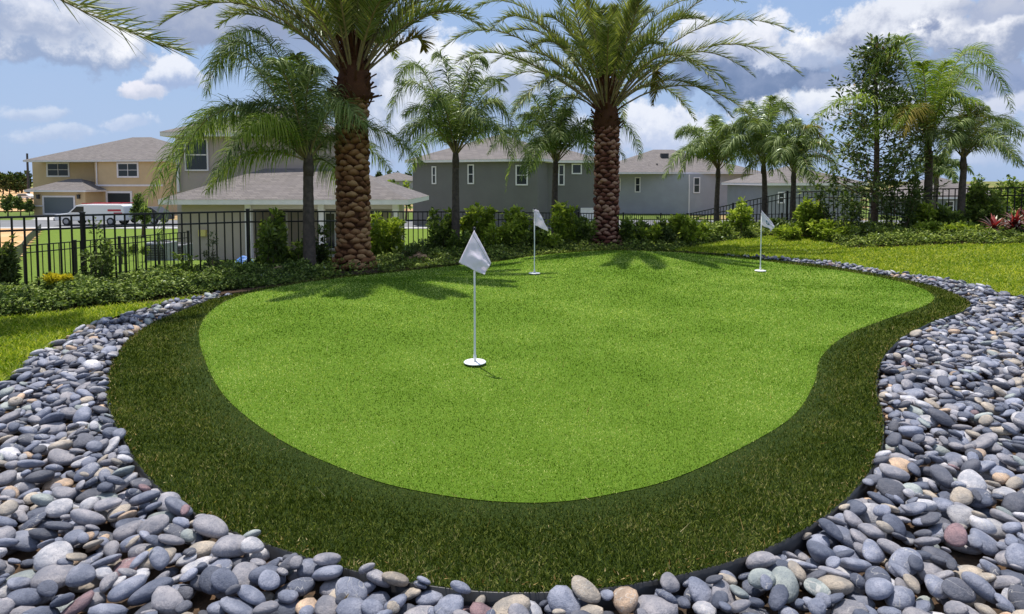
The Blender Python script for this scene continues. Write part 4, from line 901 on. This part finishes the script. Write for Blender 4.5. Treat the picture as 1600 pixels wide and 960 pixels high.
# ------------------------------------------------------------------ flags
def flag(base_px, top_py, corners, label, emblem=False, seed=1):
    b = G(*base_px, .02); b.z = float(green_z(b.x, b.y)); Y = b.y; top = P(base_px[0], top_py, Y); H = top.z-b.z
    root = empty('putting_flag', b, label, 'golf flag', 'practice flags on the putting green')
    pg = MB()
    for k in range(10): an = k*.628; pg.tube([b+Vector((math.cos(an)*.055, math.sin(an)*.055, -.01)), b+Vector((math.cos(an)*.055, math.sin(an)*.055, .019))], .003, 6)
    pg.build('cup_prongs', M['white'], root)
    d = MB(); d.tube([b+Vector((0, 0, z)) for z in (.017, .021, .027, .029)], [.092, .098, .092, .03], 40); d.build('base_disc', M['white'], root, True)
    p_ = MB(); p_.tube([b+Vector((0, 0, z)) for z in (.029, .08, .09, H*.5, H-.05)], [.014, .014, .0095, .0085, .0075], 12); p_.build('pole', M['pole'], root, True)
    cp = MB(); cp.tube([b+Vector((0, 0, z)) for z in (H-.05, H-.045, H-.006, H)], [.010, .013, .013, .008], 12); cp.build('pole_cap', M['black'], root, True)
    c = [P(x, y, Y+dy) for x, y, dy in corners]; n = 26; V = []; rg = random.Random(seed)
    for i in range(n+1):
        for j in range(n+1):
            u, v = i/n, j/n; q = (c[0]*(1-u)*(1-v)+c[1]*u*(1-v)+c[2]*u*v+c[3]*(1-u)*v)
            f = math.sin(u*9+v*3+seed)*.010*v+math.sin((u-v)*7+seed*2)*.016*(u*v)+.012*math.sin(v*11+u*4)*u
            f += .006*mnoise.noise(Vector((u*6, v*6, seed)))
            V.append(tuple(q+Vector((.3*f, -f-.02*math.sin(math.pi*u)*math.sin(math.pi*v), .4*f))))
    F = [(i*(n+1)+j, (i+1)*(n+1)+j, (i+1)*(n+1)+j+1, i*(n+1)+j+1) for i in range(n) for j in range(n)]
    me = bpy.data.meshes.new('flag_cloth'); me.from_pydata(V, [], F); me.materials.append(M['cloth']); me.polygons.foreach_set('use_smooth', [True]*len(F))
    fo = obj_me('flag_cloth', me, root); so_ = fo.modifiers.new('t', 'SOLIDIFY'); so_.thickness = .0015
    # stitched hem: a narrow raised band along one edge
    hm = MB()
    for i in range(n):
        a = Vector(V[i*(n+1)+3]); b2 = Vector(V[(i+1)*(n+1)+3]); a.y -= .003; b2.y -= .003; hm.beam(a, b2, .0015, .0025)
    hm.build('hem', M['silver'], fo)
    if emblem:
        em = MB(); g = lambda i, j: Vector(V[i*(n+1)+j])+Vector((0, -.004, 0))
        for i in range(9, 17):
            for j in range(9, 17):
                r2 = (i-12.5)**2+(j-12.5)**2
                if r2 < 16 and (r2 > 5 or i > j+1): em.quad(g(i, j), g(i+1, j), g(i+1, j+1), g(i, j+1))
        em.build('emblem', M['emb'], fo)
flag((742, 568), 355, [(741, 360, -.02), (768, 411, -.16), (756, 431, -.14), (717, 410, .02)], 'nearest white flag, drooping kite-shaped on the tallest-looking pole', seed=1)
flag((835, 430), 325, [(834.5, 328, -.02), (842, 329, -.05), (856.5, 362, -.1), (834.5, 352, 0)], 'middle white flag hanging as a narrow triangle, before the back shrubs', seed=3)
flag((1188, 423), 327, [(1190, 329, -.02), (1211, 353, -.14), (1205, 362, -.12), (1188, 349, .03)], 'farthest white flag with a small teal mark, at the right before the fence', True, seed=5)

# ------------------------------------------------------------------ houses
def hit(px, py, A, B):
    r = ray(px, py); dx, dy = B[0]-A[0], B[1]-A[1]     # X=r0*Y ; line A + t d
    t = (r[0]*A[1]-A[0])/(dx-r[0]*dy); Y = A[1]+t*dy; return P(px, py, Y), t
def block(mb, pts, z0, z1):
    n = len(pts); i = len(mb.v)
    for z in (z0, z1): mb.v += [(p_[0], p_[1], z) for p_ in pts]
    for k in range(n): mb.f.append((i+k, i+(k+1) % n, i+n+(k+1) % n, i+n+k))
    mb.f.append(tuple(i+n+k for k in range(n)))
def rect(A, B, depth):                       # footprint with front edge A-B (left to right), going back
    A, B = Vector(A[:2]), Vector(B[:2]); t = (B-A).normalized(); nrm = Vector((-t.y, t.x)); return [A, B, B+nrm*depth, A+nrm*depth]
def hiproof(parent, pts, ze, pitch, over=.45, th_=.2, mroof='roof'):
    A, B, C, D = [Vector(p_) for p_ in pts]; t = (B-A).normalized(); nrm = Vector((-t.y, t.x)); L = (B-A).length+2*over; W_ = (D-A).length+2*over
    o = A-t*over-nrm*over
    def q(u, v, z): r = o+t*u+nrm*v; return (r.x, r.y, z)
    h = min(L, W_)/2*pitch
    if L >= W_: r1, r2 = (W_/2, W_/2), (L-W_/2, W_/2)
    else: r1, r2 = (L/2, L/2), (L/2, W_-L/2)
    mb = MB(); e = [q(0, 0, ze+th_), q(L, 0, ze+th_), q(L, W_, ze+th_), q(0, W_, ze+th_)]; a, b = q(*r1, ze+th_+h), q(*r2, ze+th_+h)
    if L >= W_: mb.quad(e[0], e[1], b, a); mb.quad(e[1], e[2], b); mb.quad(e[2], e[3], a, b); mb.quad(e[3], e[0], a)
    else: mb.quad(e[0], e[1], a); mb.quad(e[1], e[2], b, a); mb.quad(e[2], e[3], b); mb.quad(e[3], e[0], a, b)
    ro_ = mb.build('roof', M[mroof], parent)
    f = MB(); lo = [q(.02, .02, ze), q(L-.02, .02, ze), q(L-.02, W_-.02, ze), q(.02, W_-.02, ze)]; hi_ = [(x, y, ze+th_-.004) for x, y, z in lo]
    for k in range(4): f.quad(lo[k], lo[(k+1) % 4], hi_[(k+1) % 4], hi_[k])
    f.quad(*lo[::-1]); f.build('fascia', M['trim'], ro_)
    return ro_
def opening(parent, A, B, x0, y0, x1, y1, kind='window', frame='trim', pane='glass_r', fw=.09, bars=(0, 1), grid=False, panem=None):
    """framed window or door at photo rect on the vertical plane A-B, built out from the wall with a recessed pane"""
    p0, _ = hit(x0, (y0+y1)/2, A, B); p1, _ = hit(x1, (y0+y1)/2, A, B); xm = (x0+x1)/2; zt = hit(xm, y0, A, B)[0].z; zb = hit(xm, y1, A, B)[0].z
    t = (Vector((p1.x, p1.y))-Vector((p0.x, p0.y))); L = t.length; t.normalize(); M_ = Matrix(((t.x, -t.y, 0, p0.x), (t.y, t.x, 0, p0.y), (0, 0, 1, 0), (0, 0, 0, 1)))
    fr = MB(); o = -.07
    fr.box((0, o, zb), (fw, .02, zt), M_); fr.box((L-fw, o, zb), (L, .02, zt), M_); fr.box((fw, o, zt-fw), (L-fw, .02, zt), M_); fr.box((fw, o-.02, zb), (L-fw, .02, zb+fw), M_)
    nb = bars[0]
    for k in range(nb): u = fw+(L-2*fw)*(k+1)/(nb+1); fr.box((u-.03, o+.015, zb+fw), (u+.03, .0, zt-fw), M_)
    for k in range(bars[1]): z = zb+fw+(zt-zb-2*fw)*(k+1)/(bars[1]+1); fr.box((fw, o+.022, z-.028), (L-fw, -.003, z+.028), M_)
    fo = fr.build(kind, M[frame], parent); pn = MB(); pn.box((fw*.9, -.022, zb+fw*.9), (L-fw*.9, -.012, zt-fw*.9), M_); pn.build('pane' if kind == 'window' else 'door_or_shade_panel', M[panem or pane], fo)
    return fo
# --- house with tan walls, far left
a1, a2, a3 = P(52, 300, 72), P(148, 300, 71), P(149, 300, 69); a4 = P(260, 300, 68)
zA = -3.0
def zpx(py, Y): return P(100, py, Y).z
root = empty('tan_house', (a1.x, a1.y, zA), 'two-storey tan house with dark grey garage door and brown shingle roof, far left', 'house')
wl_ = MB(); block(wl_, rect(a1, P(148.5, 300, 71.5), 10), zA, zpx(253, 71)); block(wl_, rect(a3, a4, 12), zA, zpx(252, 69)); ga, gb = P(52, 300, 67), P(133, 300, 66.5); block(wl_, rect(ga, gb, 6), zA, zpx(300, 67))
wl_.build('wall', M['tan'], root)
hiproof(root, rect(P(52, 300, 70), P(262, 300, 68.2), 14), zpx(253.5, 70), .40, .6)
hiproof(root, rect(ga, gb, 4.6), zpx(300, 67), .42, .6)
opening(root, a1, P(148.5, 300, 71.5), 73, 254, 109, 277, fw=.18, bars=(1, 1)); opening(root, a3, a4, 183, 254, 217, 278, fw=.18, bars=(1, 1))
g_ = opening(root, ga, gb, 67, 306, 118, 336, 'garage_door', fw=.18, bars=(0, 0), panem='garage')
opening(root, a3, a4, 166, 299, 207, 327, 'porch_opening', fw=.22, bars=(0, 0), panem='drk')  # open porch, no door: near-black panel paints the shade inside
opening(root, P(134, 300, 70.5), P(148, 300, 70.4), 136, 302, 143, 324, fw=.08, bars=(0, 2))
for xa, xb, yy_, PA, PB, th_ in ((149, 255, 290, a3, a4, .2), (53, 66.5, 322, ga, gb, .14), (118.5, 132, 322, ga, gb, .14)):
    q0, q1 = hit(xa, yy_, PA, PB)[0], hit(xb, yy_, PA, PB)[0]; MB().beam(q0+Vector((0, -.05, 0)), q1+Vector((0, -.05, 0)), .09, th_).build('wall_band', M['trim'], root)
for x in (61, 124):
    q = hit(x, 308, ga, gb)[0]; l = MB(); l.box((q.x-.12, q.y-.25, q.z-.2), (q.x+.12, q.y-.03, q.z+.2)); l.box((q.x-.16, q.y-.29, q.z+.2), (q.x+.16, q.y-.02, q.z+.26)); l.build('wall_lamp', M['dkpl'], root)
# --- taupe house
root = empty('taupe_house', (P(300, 300, 30).x, 30, -2.1), 'taupe two-storey house with a long low porch roof, behind the broad queen palm', 'house')
t1, t2 = P(276, 300, 30), P(527, 300, 30.5); zE = P(400, 214, 30).z
wl_ = MB(); block(wl_, rect(t1, t2, 9), -2.2, zE)
l1, l2 = P(283, 300, 27.2), P(385, 300, 27.2); zl = P(400, 319, 27.2).z; block(wl_, rect(l1, l2, 4), -2.2, zl)
wl_.build('wall', M['taupe'], root)
hiproof(root, rect(t1, t2, 9), zE, .42, .5)
hiproof(root, rect(P(276, 300, 27.0), P(622, 300, 27.0), 5.6), P(400, 320, 26.5).z, .42, .55, .22)
opening(root, t1, t2, 289, 217, 326, 267.5, fw=.07, bars=(0, 1))
for x in (388, 502, 618): q = P(x, 300, 27.1); cb = MB(); cb.box((q.x-.13, q.y-.13, -2.2), (q.x+.13, q.y+.13, zl+.03)); cb.build('porch_column', M['trim'], root)
bk = MB(); p0, p1 = P(386, 300, 30.4), P(640, 300, 30.9); block(bk, rect(P(527, 300, 30.55), P(620, 300, 30.7), 3), -2.2, zl); bk.build('porch_wall', M['taupe'], root)
bmn = MB(); q0, q1 = P(386, 322, 27.15), P(622, 322, 27.15); bmn.beam(q0, q1, .18, .28); bmn.build('porch_beam', M['soffit'], root)
opening(root, t1, t2, 400, 330, 450, 395, 'sliding_door', fw=.08, bars=(1, 0), panem='glass_r'); opening(root, t1, t2, 508, 332, 525, 390, 'door', fw=.06, bars=(0, 0), panem='glass_r')
q = hit(318, 364, l1, l2)[0]; mb = MB(); mb.box((q.x-.16, q.y-.16, q.z-.14), (q.x+.16, q.y-.005, q.z+.14)); mb.build('meter_box', M['yellow'], root)
# --- dark grey house
root = empty('dark_grey_house', (P(740, 300, 49).x, 49, -2.6), 'dark grey two-storey house with white framed windows between the two thick trunks', 'house')
c1, c2, c3, c4 = P(645, 300, 52), P(840, 300, 47.5), P(838, 300, 49.5), P(936, 300, 50)
wl_ = MB(); block(wl_, rect(c1, c2, 11), -3, P(700, 254, 50.5).z); block(wl_, rect(c3, c4, 9), -3, P(880, 254, 50).z-.05); wl_.build('wall', M['dgrey'], root)
hiproof(root, rect(c1, c2, 11), P(700, 254, 50.5).z, .40, .5); hiproof(root, rect(c3, c4, 9), P(880, 254, 50).z-.05, .36, .5)
for r_ in ((675, 260, 682, 288), (731, 257, 741, 288), (806, 258, 825, 290)): opening(root, c1, c2, *r_, fw=.10)
for r_ in ((872, 257, 882, 290), (893, 256, 909, 272.5)): opening(root, c3, c4, *r_, fw=.10, bars=(0, 0 if r_[0] == 893 else 1))
opening(root, c1, c2, 833, 327, 838.5, 350, fw=.1); opening(root, c3, c4, 841, 327, 854, 350, fw=.1); opening(root, c3, c4, 886, 325, 905, 356, 'door', fw=.06, frame='dkpl', panem='drk', bars=(0, 0)); opening(root, c3, c4, 907, 325, 932, 356, 'garage_door', fw=.08, bars=(0, 0), panem='trim')
# --- light grey house
root = empty('light_grey_house', (P(1050, 300, 70).x, 70, -3.3), 'light grey two-storey house with pinkish brown roof right of the red brown palm trunk', 'house')
d1, d2, d3 = P(940, 300, 72), P(1077, 300, 68), P(1182, 300, 71)
zD = P(1077, 272, 69).z; wl_ = MB(); fpD = [Vector(d1[:2]), Vector(d2[:2]), Vector(d3[:2]), Vector(d3[:2])+Vector((-1, 12)), Vector(d1[:2])+Vector((1, 12))]; block(wl_, fpD, -3.6, zD); wl_.build('wall', M['lgrey'], root)
hiproof(root, rect(P(940, 300, 69.0), P(1182, 300, 69.0), 15), zD, .36, .55)
for r_ in ((963, 279, 970, 299), (992, 277, 1001, 301)): opening(root, d1, d2, *r_, fw=.12)
opening(root, d2, d3, 1083, 277, 1093.5, 302, fw=.12)
# --- grey house partly hidden at right, and roofs beyond
root = empty('grey_bungalow', (P(1250, 300, 50).x, 50, -2.9), 'low grey house with a pale roof seen behind the row of three palms', 'house')
e1, e2 = P(1197, 300, 50), P(1345, 300, 50); zE2 = P(1250, 290, 50).z; wl_ = MB(); block(wl_, rect(e1, e2, 9), -3, zE2); wl_.build('wall', M['mgrey'], root); hiproof(root, rect(e1, e2, 9), zE2, .34, .45)
opening(root, e1, e2, 1215, 300, 1226, 318, fw=.1)
root = empty('brown_roofed_house', (P(1500, 300, 62).x, 62, -2.9), 'low house whose brown roof shows above the raised fence at the right', 'house')
e1, e2 = P(1440, 300, 62), P(1580, 300, 62); zE2 = P(1500, 311, 62).z; wl_ = MB(); block(wl_, rect(e1, e2, 9), -3.2, zE2); wl_.build('wall', M['mgrey'], root); hiproof(root, rect(e1, e2, 9), zE2, .42, .5)
opening(root, e1, e2, 1478, 314, 1490, 330, fw=.1)
root = empty('distant_house', (P(615, 300, 120).x, 120, -3.2), 'small distant house with grey roof seen beside the thickest trunk', 'house')
e1, e2 = P(575, 300, 120), P(652, 300, 120); zE2 = P(600, 283, 120).z; wl_ = MB(); block(wl_, rect(e1, e2, 9), -3.6, zE2); wl_.build('wall', M['lgrey'], root); hiproof(root, rect(e1, e2, 9), zE2, .3, .5); opening(root, e1, e2, 598, 286, 604, 296, fw=.12)

# ------------------------------------------------------------------ neighbours' ground
def sheet(name, pts, m, dz=.03, step=.6):
    poly = np.array(pts); lo, hi = poly.min(0), poly.max(0)
    return tag(obj_me(name, grid_mesh(name, np.arange(lo[0], hi[0]+step, step), np.arange(lo[1], hi[1]+step, step), lambda x, y: hgt(x, y)+dz, M[m], lambda x, y: pip(poly, x, y) & (yard_in(x, y) < -.5))), kind='structure')
sheet('neighbour_lawn', [P(62, 300, 48)[:2], P(30, 300, 30)[:2], P(0, 300, 20)[:2], (-14, 8), (-8, 7), (12, 28), (40, 30), (60, 46), (40, 48)], 'nlawn', .05, .35)
sheet('bounce_cut_slab', [P(388, 300, 24.2)[:2], P(625, 300, 24.2)[:2], P(640, 300, 29)[:2], P(386, 300, 29)[:2]], 'conc', .08, .4)  # added slab: neutral ground that cuts green bounce light onto the porch
sheet('street', [(-200, 49.5), (70, 49.5), (70, 58), (-200, 58)], 'asph', .04, .8)
sheet('driveway', [P(48, 300, 58)[:2], P(150, 300, 58)[:2], P(125, 300, 66.4)[:2], P(64, 300, 66.6)[:2]], 'conc', .06, .5)
sheet('pavement', [(-200, 47.6), (70, 47.6), (70, 49.3), (-200, 49.3)], 'conc', .09, .5)
sheet('sand_field', [P(-400, 300, 75)[:2], P(50, 300, 75)[:2], P(70, 300, 400)[:2], P(-500, 300, 400)[:2]], 'sand', .08, 4)
sheet('dirt_lot', [P(-60, 300, 20)[:2], P(0, 300, 20)[:2], P(30, 300, 30)[:2], P(62, 300, 47.5)[:2], P(-200, 300, 47.5)[:2]], 'sand', .10, .5)
# silt fence curving beside the dirt
mb = MB(); pts = [P(62, 300, 46), P(52, 300, 40), P(40, 300, 34), P(30, 300, 29), P(14, 300, 24), P(4, 300, 21)]
for q in pts: q.z = float(hgt(q.x, q.y))
for k in range(len(pts)-1): mb.beam(pts[k]+Vector((0, 0, .28)), pts[k+1]+Vector((0, 0, .28)), .02, .62)
tag(mb.build('silt_fence', M['dkpl']), 'low black cloth barrier curving along the edge of the orange dirt', 'barrier')
# blue tarp lying by the wall
q = P(384, 412, 25.6); gzt = float(hgt(q.x, q.y)); V = []; F = []
for i in range(13):
    for j in range(9): u, v = i/12-.5, j/8-.5; V.append((u*1.2, v*.7, .05+.34*math.exp(-(u*u*9+v*v*7))+.05*mnoise.noise(Vector((u*6, v*7, 2)))))
F = [(i*9+j, (i+1)*9+j, (i+1)*9+j+1, i*9+j+1) for i in range(12) for j in range(8)]
me = bpy.data.meshes.new('tarp'); me.from_pydata(V, [], F); me.materials.append(M['tarp']); to = bpy.data.objects.new('tarp', me); link(to); tq = P(382, 300, 10.0); to.location = (P(382, 410, 11.7).x, 11.7, P(382, 417, 11.7).z-.02); to.scale = (.52, .6, .6)
tag(to, 'crumpled bright blue tarp behind the fence at its post before the taupe wall', 'tarp')

# vehicles
def wheel(root, x, y, z, r=.34, ax=(0, 1, 0)):
    t = MB(); t.tube([(x, y-.12, z), (x, y-.10, z), (x, y+.10, z), (x, y+.12, z)], [r*.93, r, r, r*.93], 20); wo = t.build('wheel', M['tyre'], root, False); h = MB(); h.tube([(x, y-.135, z), (x, y-.12, z)], [r*.35, r*.58], 14); h.build('rim', M['silver'], wo)
def profile_body(pts, y0, y1, inset=0.0):
    mb = MB(); n = len(pts); mb.v = [(x, y0, z) for x, z in pts]+[(x, y1, z) for x, z in pts]; mb.f = [tuple(range(n))[::-1], tuple(range(n, 2*n))]+[(k, (k+1) % n, n+(k+1) % n, n+k) for k in range(n)]; return mb
def van(px, Y):
    b = P(px, 300, Y); gz = float(hgt(b.x, Y))+.06; root = empty('parked_van', (b.x, Y, gz), 'white van with red roof bars and stripe parked on the street before the tan house', 'van')
    X = lambda u: b.x-2.9+u
    pts = [(0, .42), (0, .85), (.25, .95), (1.15, 1.08), (1.85, 1.72), (2.2, 1.80), (5.6, 1.78), (5.8, 1.66), (5.85, .42)]
    o = profile_body([(X(u), gz+v*.98) for u, v in pts], Y-1, Y+1).build('body', M['carw'], root, bevel=.06)
    g_ = MB(); g_.quad(*[(X(u), Y-1.012, gz+v) for u, v in ((1.4, 1.12), (2.5, 1.12), (2.5, 1.6), (1.9, 1.6))]); g_.build('side_window', M['glass_r'], root)
    g_ = MB(); g_.quad((X(1.13), Y-.85, gz+1.1), (X(1.13), Y+.85, gz+1.1), (X(1.79), Y+.8, gz+1.67), (X(1.79), Y-.8, gz+1.67)); g_.build('windscreen', M['glass_r'], root)
    s_ = MB(); s_.box((X(4.5), Y-1.02, gz+1.2), (X(5.6), Y-1.004, gz+1.36)); s_.box((X(5.0), Y-1.02, gz+1.0), (X(5.7), Y-1.004, gz+1.1)); s_.build('stripe', M['red'], root)
    r_ = MB(); r_.box((X(2.2), Y-.8, gz+1.82), (X(5.6), Y-.74, gz+1.88)); r_.box((X(2.2), Y+.74, gz+1.82), (X(5.6), Y+.8, gz+1.88))
    for u in (2.5, 3.5, 4.5, 5.4): r_.box((X(u), Y-.74, gz+1.825), (X(u)+.06, Y+.74, gz+1.865))
    r_.build('roof_rack', M['red'], root)
    h = MB(); h.box((X(-.03), Y-.92, gz+.75), (X(.05), Y-.6, gz+.93)); h.build('headlight', M['lamp'], root); h = MB(); h.box((X(-.03), Y+.6, gz+.75), (X(.05), Y+.92, gz+.93)); h.build('headlight', M['lamp'], root)
    h = MB(); h.box((X(-.08), Y-.98, gz+.4), (X(.1), Y+.98, gz+.62)); h.box((X(-.04), Y-.5, gz+.68), (X(.02), Y+.5, gz+.9)); h.build('bumper', M['dkpl'], root)
    for u in (1.0, 4.7): wheel(root, X(u), Y-.9, gz+.34); wheel(root, X(u), Y+.9, gz+.34)
van(150, 52)
def car(px, Y, m, label, L=4.4):
    b = P(px, 300, Y); gz = float(hgt(b.x, Y))+.1; root = empty('parked_car', (b.x, Y, gz), label, 'car'); X = lambda u: b.x-L/2+u*L
    pts = [(0, .35), (0, .8), (.2, .95), (.32, 1.42), (.75, 1.45), (.9, .98), (1, .9), (1, .35)]
    profile_body([(X(u), gz+v) for u, v in pts], Y-.85, Y+.85).build('body', M[m], root, bevel=.05)
    g_ = MB(); g_.quad(*[(X(u), Y-.862, gz+v) for u, v in ((.25, .98), (.82, .98), (.73, 1.36), (.35, 1.36))]); g_.build('side_window', M['glass_r'], root)
    for u in (.2, .8): wheel(root, X(u), Y-.78, gz+.32, .32); wheel(root, X(u), Y+.78, gz+.32, .32)
car(224, 53, 'dkpl', 'dark car parked on the street behind the white van'); car(37, 150, 'carw', 'distant white car on the sand field left of the tan house', 4.8)
# air conditioner and grill on the neighbouring lawn
def ac_unit(px, Y, label):
    b = P(px, 300, Y); gz = float(hgt(b.x, Y))+.03; root = empty('air_conditioner', (b.x, Y, gz), label, 'air conditioner', 'outdoor units beside the taupe house'); m = MB(); m.box((b.x-.4, Y-.4, gz+.05), (b.x+.4, Y+.4, gz+.72)); m.build('housing', M['silver'], root, bevel=.03)
    g_ = MB()
    for k in range(9): g_.box((b.x-.34, Y-.415, gz+.12+k*.062), (b.x+.34, Y-.402, gz+.155+k*.062))
    g_.build('grille', M['dkpl'], root); f = MB(); f.tube([(b.x, Y, gz+.721), (b.x, Y, gz+.75)], [.33, .3], 20); f.build('fan_guard', M['dkpl'], root); s_ = MB(); s_.box((b.x-.48, Y-.48, gz-.1), (b.x+.48, Y+.48, gz+.049)); s_.build('pad', M['conc'], root)
ac_unit(250, 22.5, 'grey air conditioner unit left of another behind the small fence'); ac_unit(275, 23.5, 'grey air conditioner unit nearest the wall of the taupe house')
# pole and far trees
mb = MB(); q = P(44, 281, 180); mb.tube([(q.x, 180, -4), (q.x, 180, P(44, 240, 180).z)], [.35, .25], 8); tag(mb.build('utility_pole', M['dkpl'], None), 'tall grey pole standing at the left end of the tan house roof', 'pole')
def blob_tree(px, py_top, py_base, wpx, Y, label, nm='distant_tree', k='fartree', n=900, lf=None, group='distant trees', trunk=True):
    b = P(px, py_base, Y); top = P(px, py_top, Y).z; g0 = float(hgt(b.x, Y)); H = top-g0; r = wpx/FPX*Y*.5
    root = empty(nm, (b.x, Y, g0), label, 'tree' if 'tree' in nm else 'shrub', group); c = rng.normal(0, 1, (14, 3)); c = unit(c)*(rng.random(14)**.5)[:, None]
    ctr = c[rng.integers(0, 14, n)]*.62+unit(rng.normal(0, 1, (n, 3)))*(.38*rng.random(n)**.4)[:, None]
    hh = H*(.5 if nm == 'distant_tree' else .42); p_ = ctr*np.array([r, r, hh])+np.array([b.x, Y, g0+H-hh]); d = unit(rng.normal(0, 1, (n, 3))+np.array([0, 0, .3])); L = (lf or Y*.006)*rng.uniform(.6, 1.4, n)
    V, F, rn = leaf_arrays(p_, d, L, L*.6, rng.random(n)); obj_me('crown', np_mesh('crown', V, F, rnd=rn, mat=M[k]), root)
    t = MB(); t.tube([(b.x, Y, g0-.1), (b.x+.02*H, Y, g0+H*.3), (b.x, Y, g0+H*.75)], [max(.02, H*.03), H*.022, H*.008], 7); t.build('trunk', M['bark2'], root, True)
for i, x in enumerate((4, 14, 24, 33, 41)): blob_tree(x, 266+(i*7 % 4), 282, 17, 210+i*6, ['distant dark tree at the far left horizon, first from the left', 'distant dark tree at the left horizon, second from the left', 'distant dark tree at the left horizon, third from the left', 'distant dark tree above the white car on the sand field', 'distant dark tree beside the tall grey pole'][i], n=500)
for i, (x, t0, w_) in enumerate(((592, 264, 22), (608, 262, 22), (624, 266, 20), (638, 268, 20))): blob_tree(x, t0, 290, w_, 170+i*5, ['distant tree right beside the thickest trunk at the horizon', 'distant tree, second right of the thickest trunk at the horizon', 'distant tree, third right of the thickest trunk at the horizon', 'distant tree touching the left end of the dark grey house'][i], n=500)
for i, (x, t0, w_, Y, k) in enumerate(((612, 275, 34, 60, 'shr_m'), (634, 280, 26, 58, 'shr_l'))): blob_tree(x, t0, 312, w_, Y, ['green tree above the right end of the porch roof', 'yellow green tree touching the dark grey house wall, above the porch roof'][i], 'garden_tree', k, 900, .3, 'trees between the houses')
for i, (x, t0, w_, Y) in enumerate(((1525, 268, 50, 34), (1565, 264, 60, 36), (1600, 270, 56, 33), (1635, 266, 56, 34))): blob_tree(x, t0, 330, w_, Y, ['bushy tree beyond the raised fence, right of the brown roof', 'largest bushy tree beyond the raised fence at the right', 'bushy tree beyond the fence cut by the right edge', 'bushy tree beyond the fence just outside the right edge'][i], 'garden_tree', 'shr_m', 1600, .22, 'trees beyond the raised fence')
queen_palm(1463, 30, 285, 'small far palm beyond the raised fence, left of the brown roof', [], 12, 31, .12, .5, 1.9, wl=.05)
blob_tree(222, 298, 345, 34, 40, 'dense round green bush on the street side left of the taupe house', 'garden_shrub', 'shr_d', 2500, .18, 'bushes on the neighbouring plot')
for i, (x, t0, b0, w_) in enumerate(((12, 300, 332, 26), (32, 306, 334, 26), (46, 312, 334, 14))): blob_tree(x, t0, b0, w_, 66, ['dark bush at the left edge before the sand field', 'green bush between the left edge and the garage', 'small bush at the left corner of the garage'][i], 'garden_shrub', 'shr_d', 700, .3, 'bushes beside the garage')
for i, (x, Y) in enumerate(((190, 21), (208, 22), (226, 21.5))): blob_tree(x, 378, 400, 20, Y, ['small shrub on the neighbouring lawn behind the small fence, left of three', 'small shrub on the neighbouring lawn, middle of three', 'small shrub beside the air conditioners on the neighbouring lawn'][i], 'garden_shrub', 'shr_m', 400, .08, 'shrubs on the neighbouring lawn')

# small fittings of the houses
def find(n): return bpy.data.objects[n]
def vent(root, px, py, Y, w_=.5, h_=.22):
    q = P(px, py, Y); m = MB(); m.box((q.x-w_/2, q.y-.3, q.z-.3), (q.x+w_/2, q.y+.3, q.z+h_)); m.build('roof_vent', M['dkpl'], root)
vent(find('light_grey_house'), 1038, 243, 73.5, .9); vent(find('light_grey_house'), 1095, 242, 73.5, .9); vent(find('light_grey_house'), 1013, 262, 71, .12, .3); vent(find('light_grey_house'), 1026, 260, 71, .12, .3)
vent(find('dark_grey_house'), 770, 232, 52, .5); vent(find('dark_grey_house'), 712, 242, 53, .1, .3)
vent(find('tan_house'), 183, 240, 73, .8, .15)
for nm, px, Y, zt, zb in (('light_grey_house', 1077, 67.9, 273, 345), ('taupe_house', 277.5, 29.9, 216, 300), ('tan_house', 151, 68.9, 254, 330)):
    q = P(px, zt, Y); m = MB(); m.box((q.x-.05, q.y-.1, P(px, zb, Y).z), (q.x+.05, q.y-.005, q.z)); m.build('downspout', M['trim'], find(nm))
n = 260; x = rng.uniform(-5, 7, n); y = rng.uniform(1.9, 9, n); k = pip(PEB, x, y) & ~pip(OUTP, x, y); x, y = x[k], y[k]
j = ((y-HY0)/HS).astype(int); i = ((x-HX0)/HS).astype(int); z = HH[j, i]+.004
d = rng.normal(0, 1, (len(x), 3))*np.array([1, 1, .2]); d = unit(d); L = rng.uniform(.02, .055, len(x))
V, F, rn = leaf_arrays(np.stack([x, y, z], -1), d, L, L*.4, rng.random(len(x)))
tag(obj_me('leaf_litter', np_mesh('leaf_litter', V, F, rnd=rn, mat=M['dry'])), 'small dry brown leaf bits scattered over the grey stones', 'leaf litter', kind='stuff')
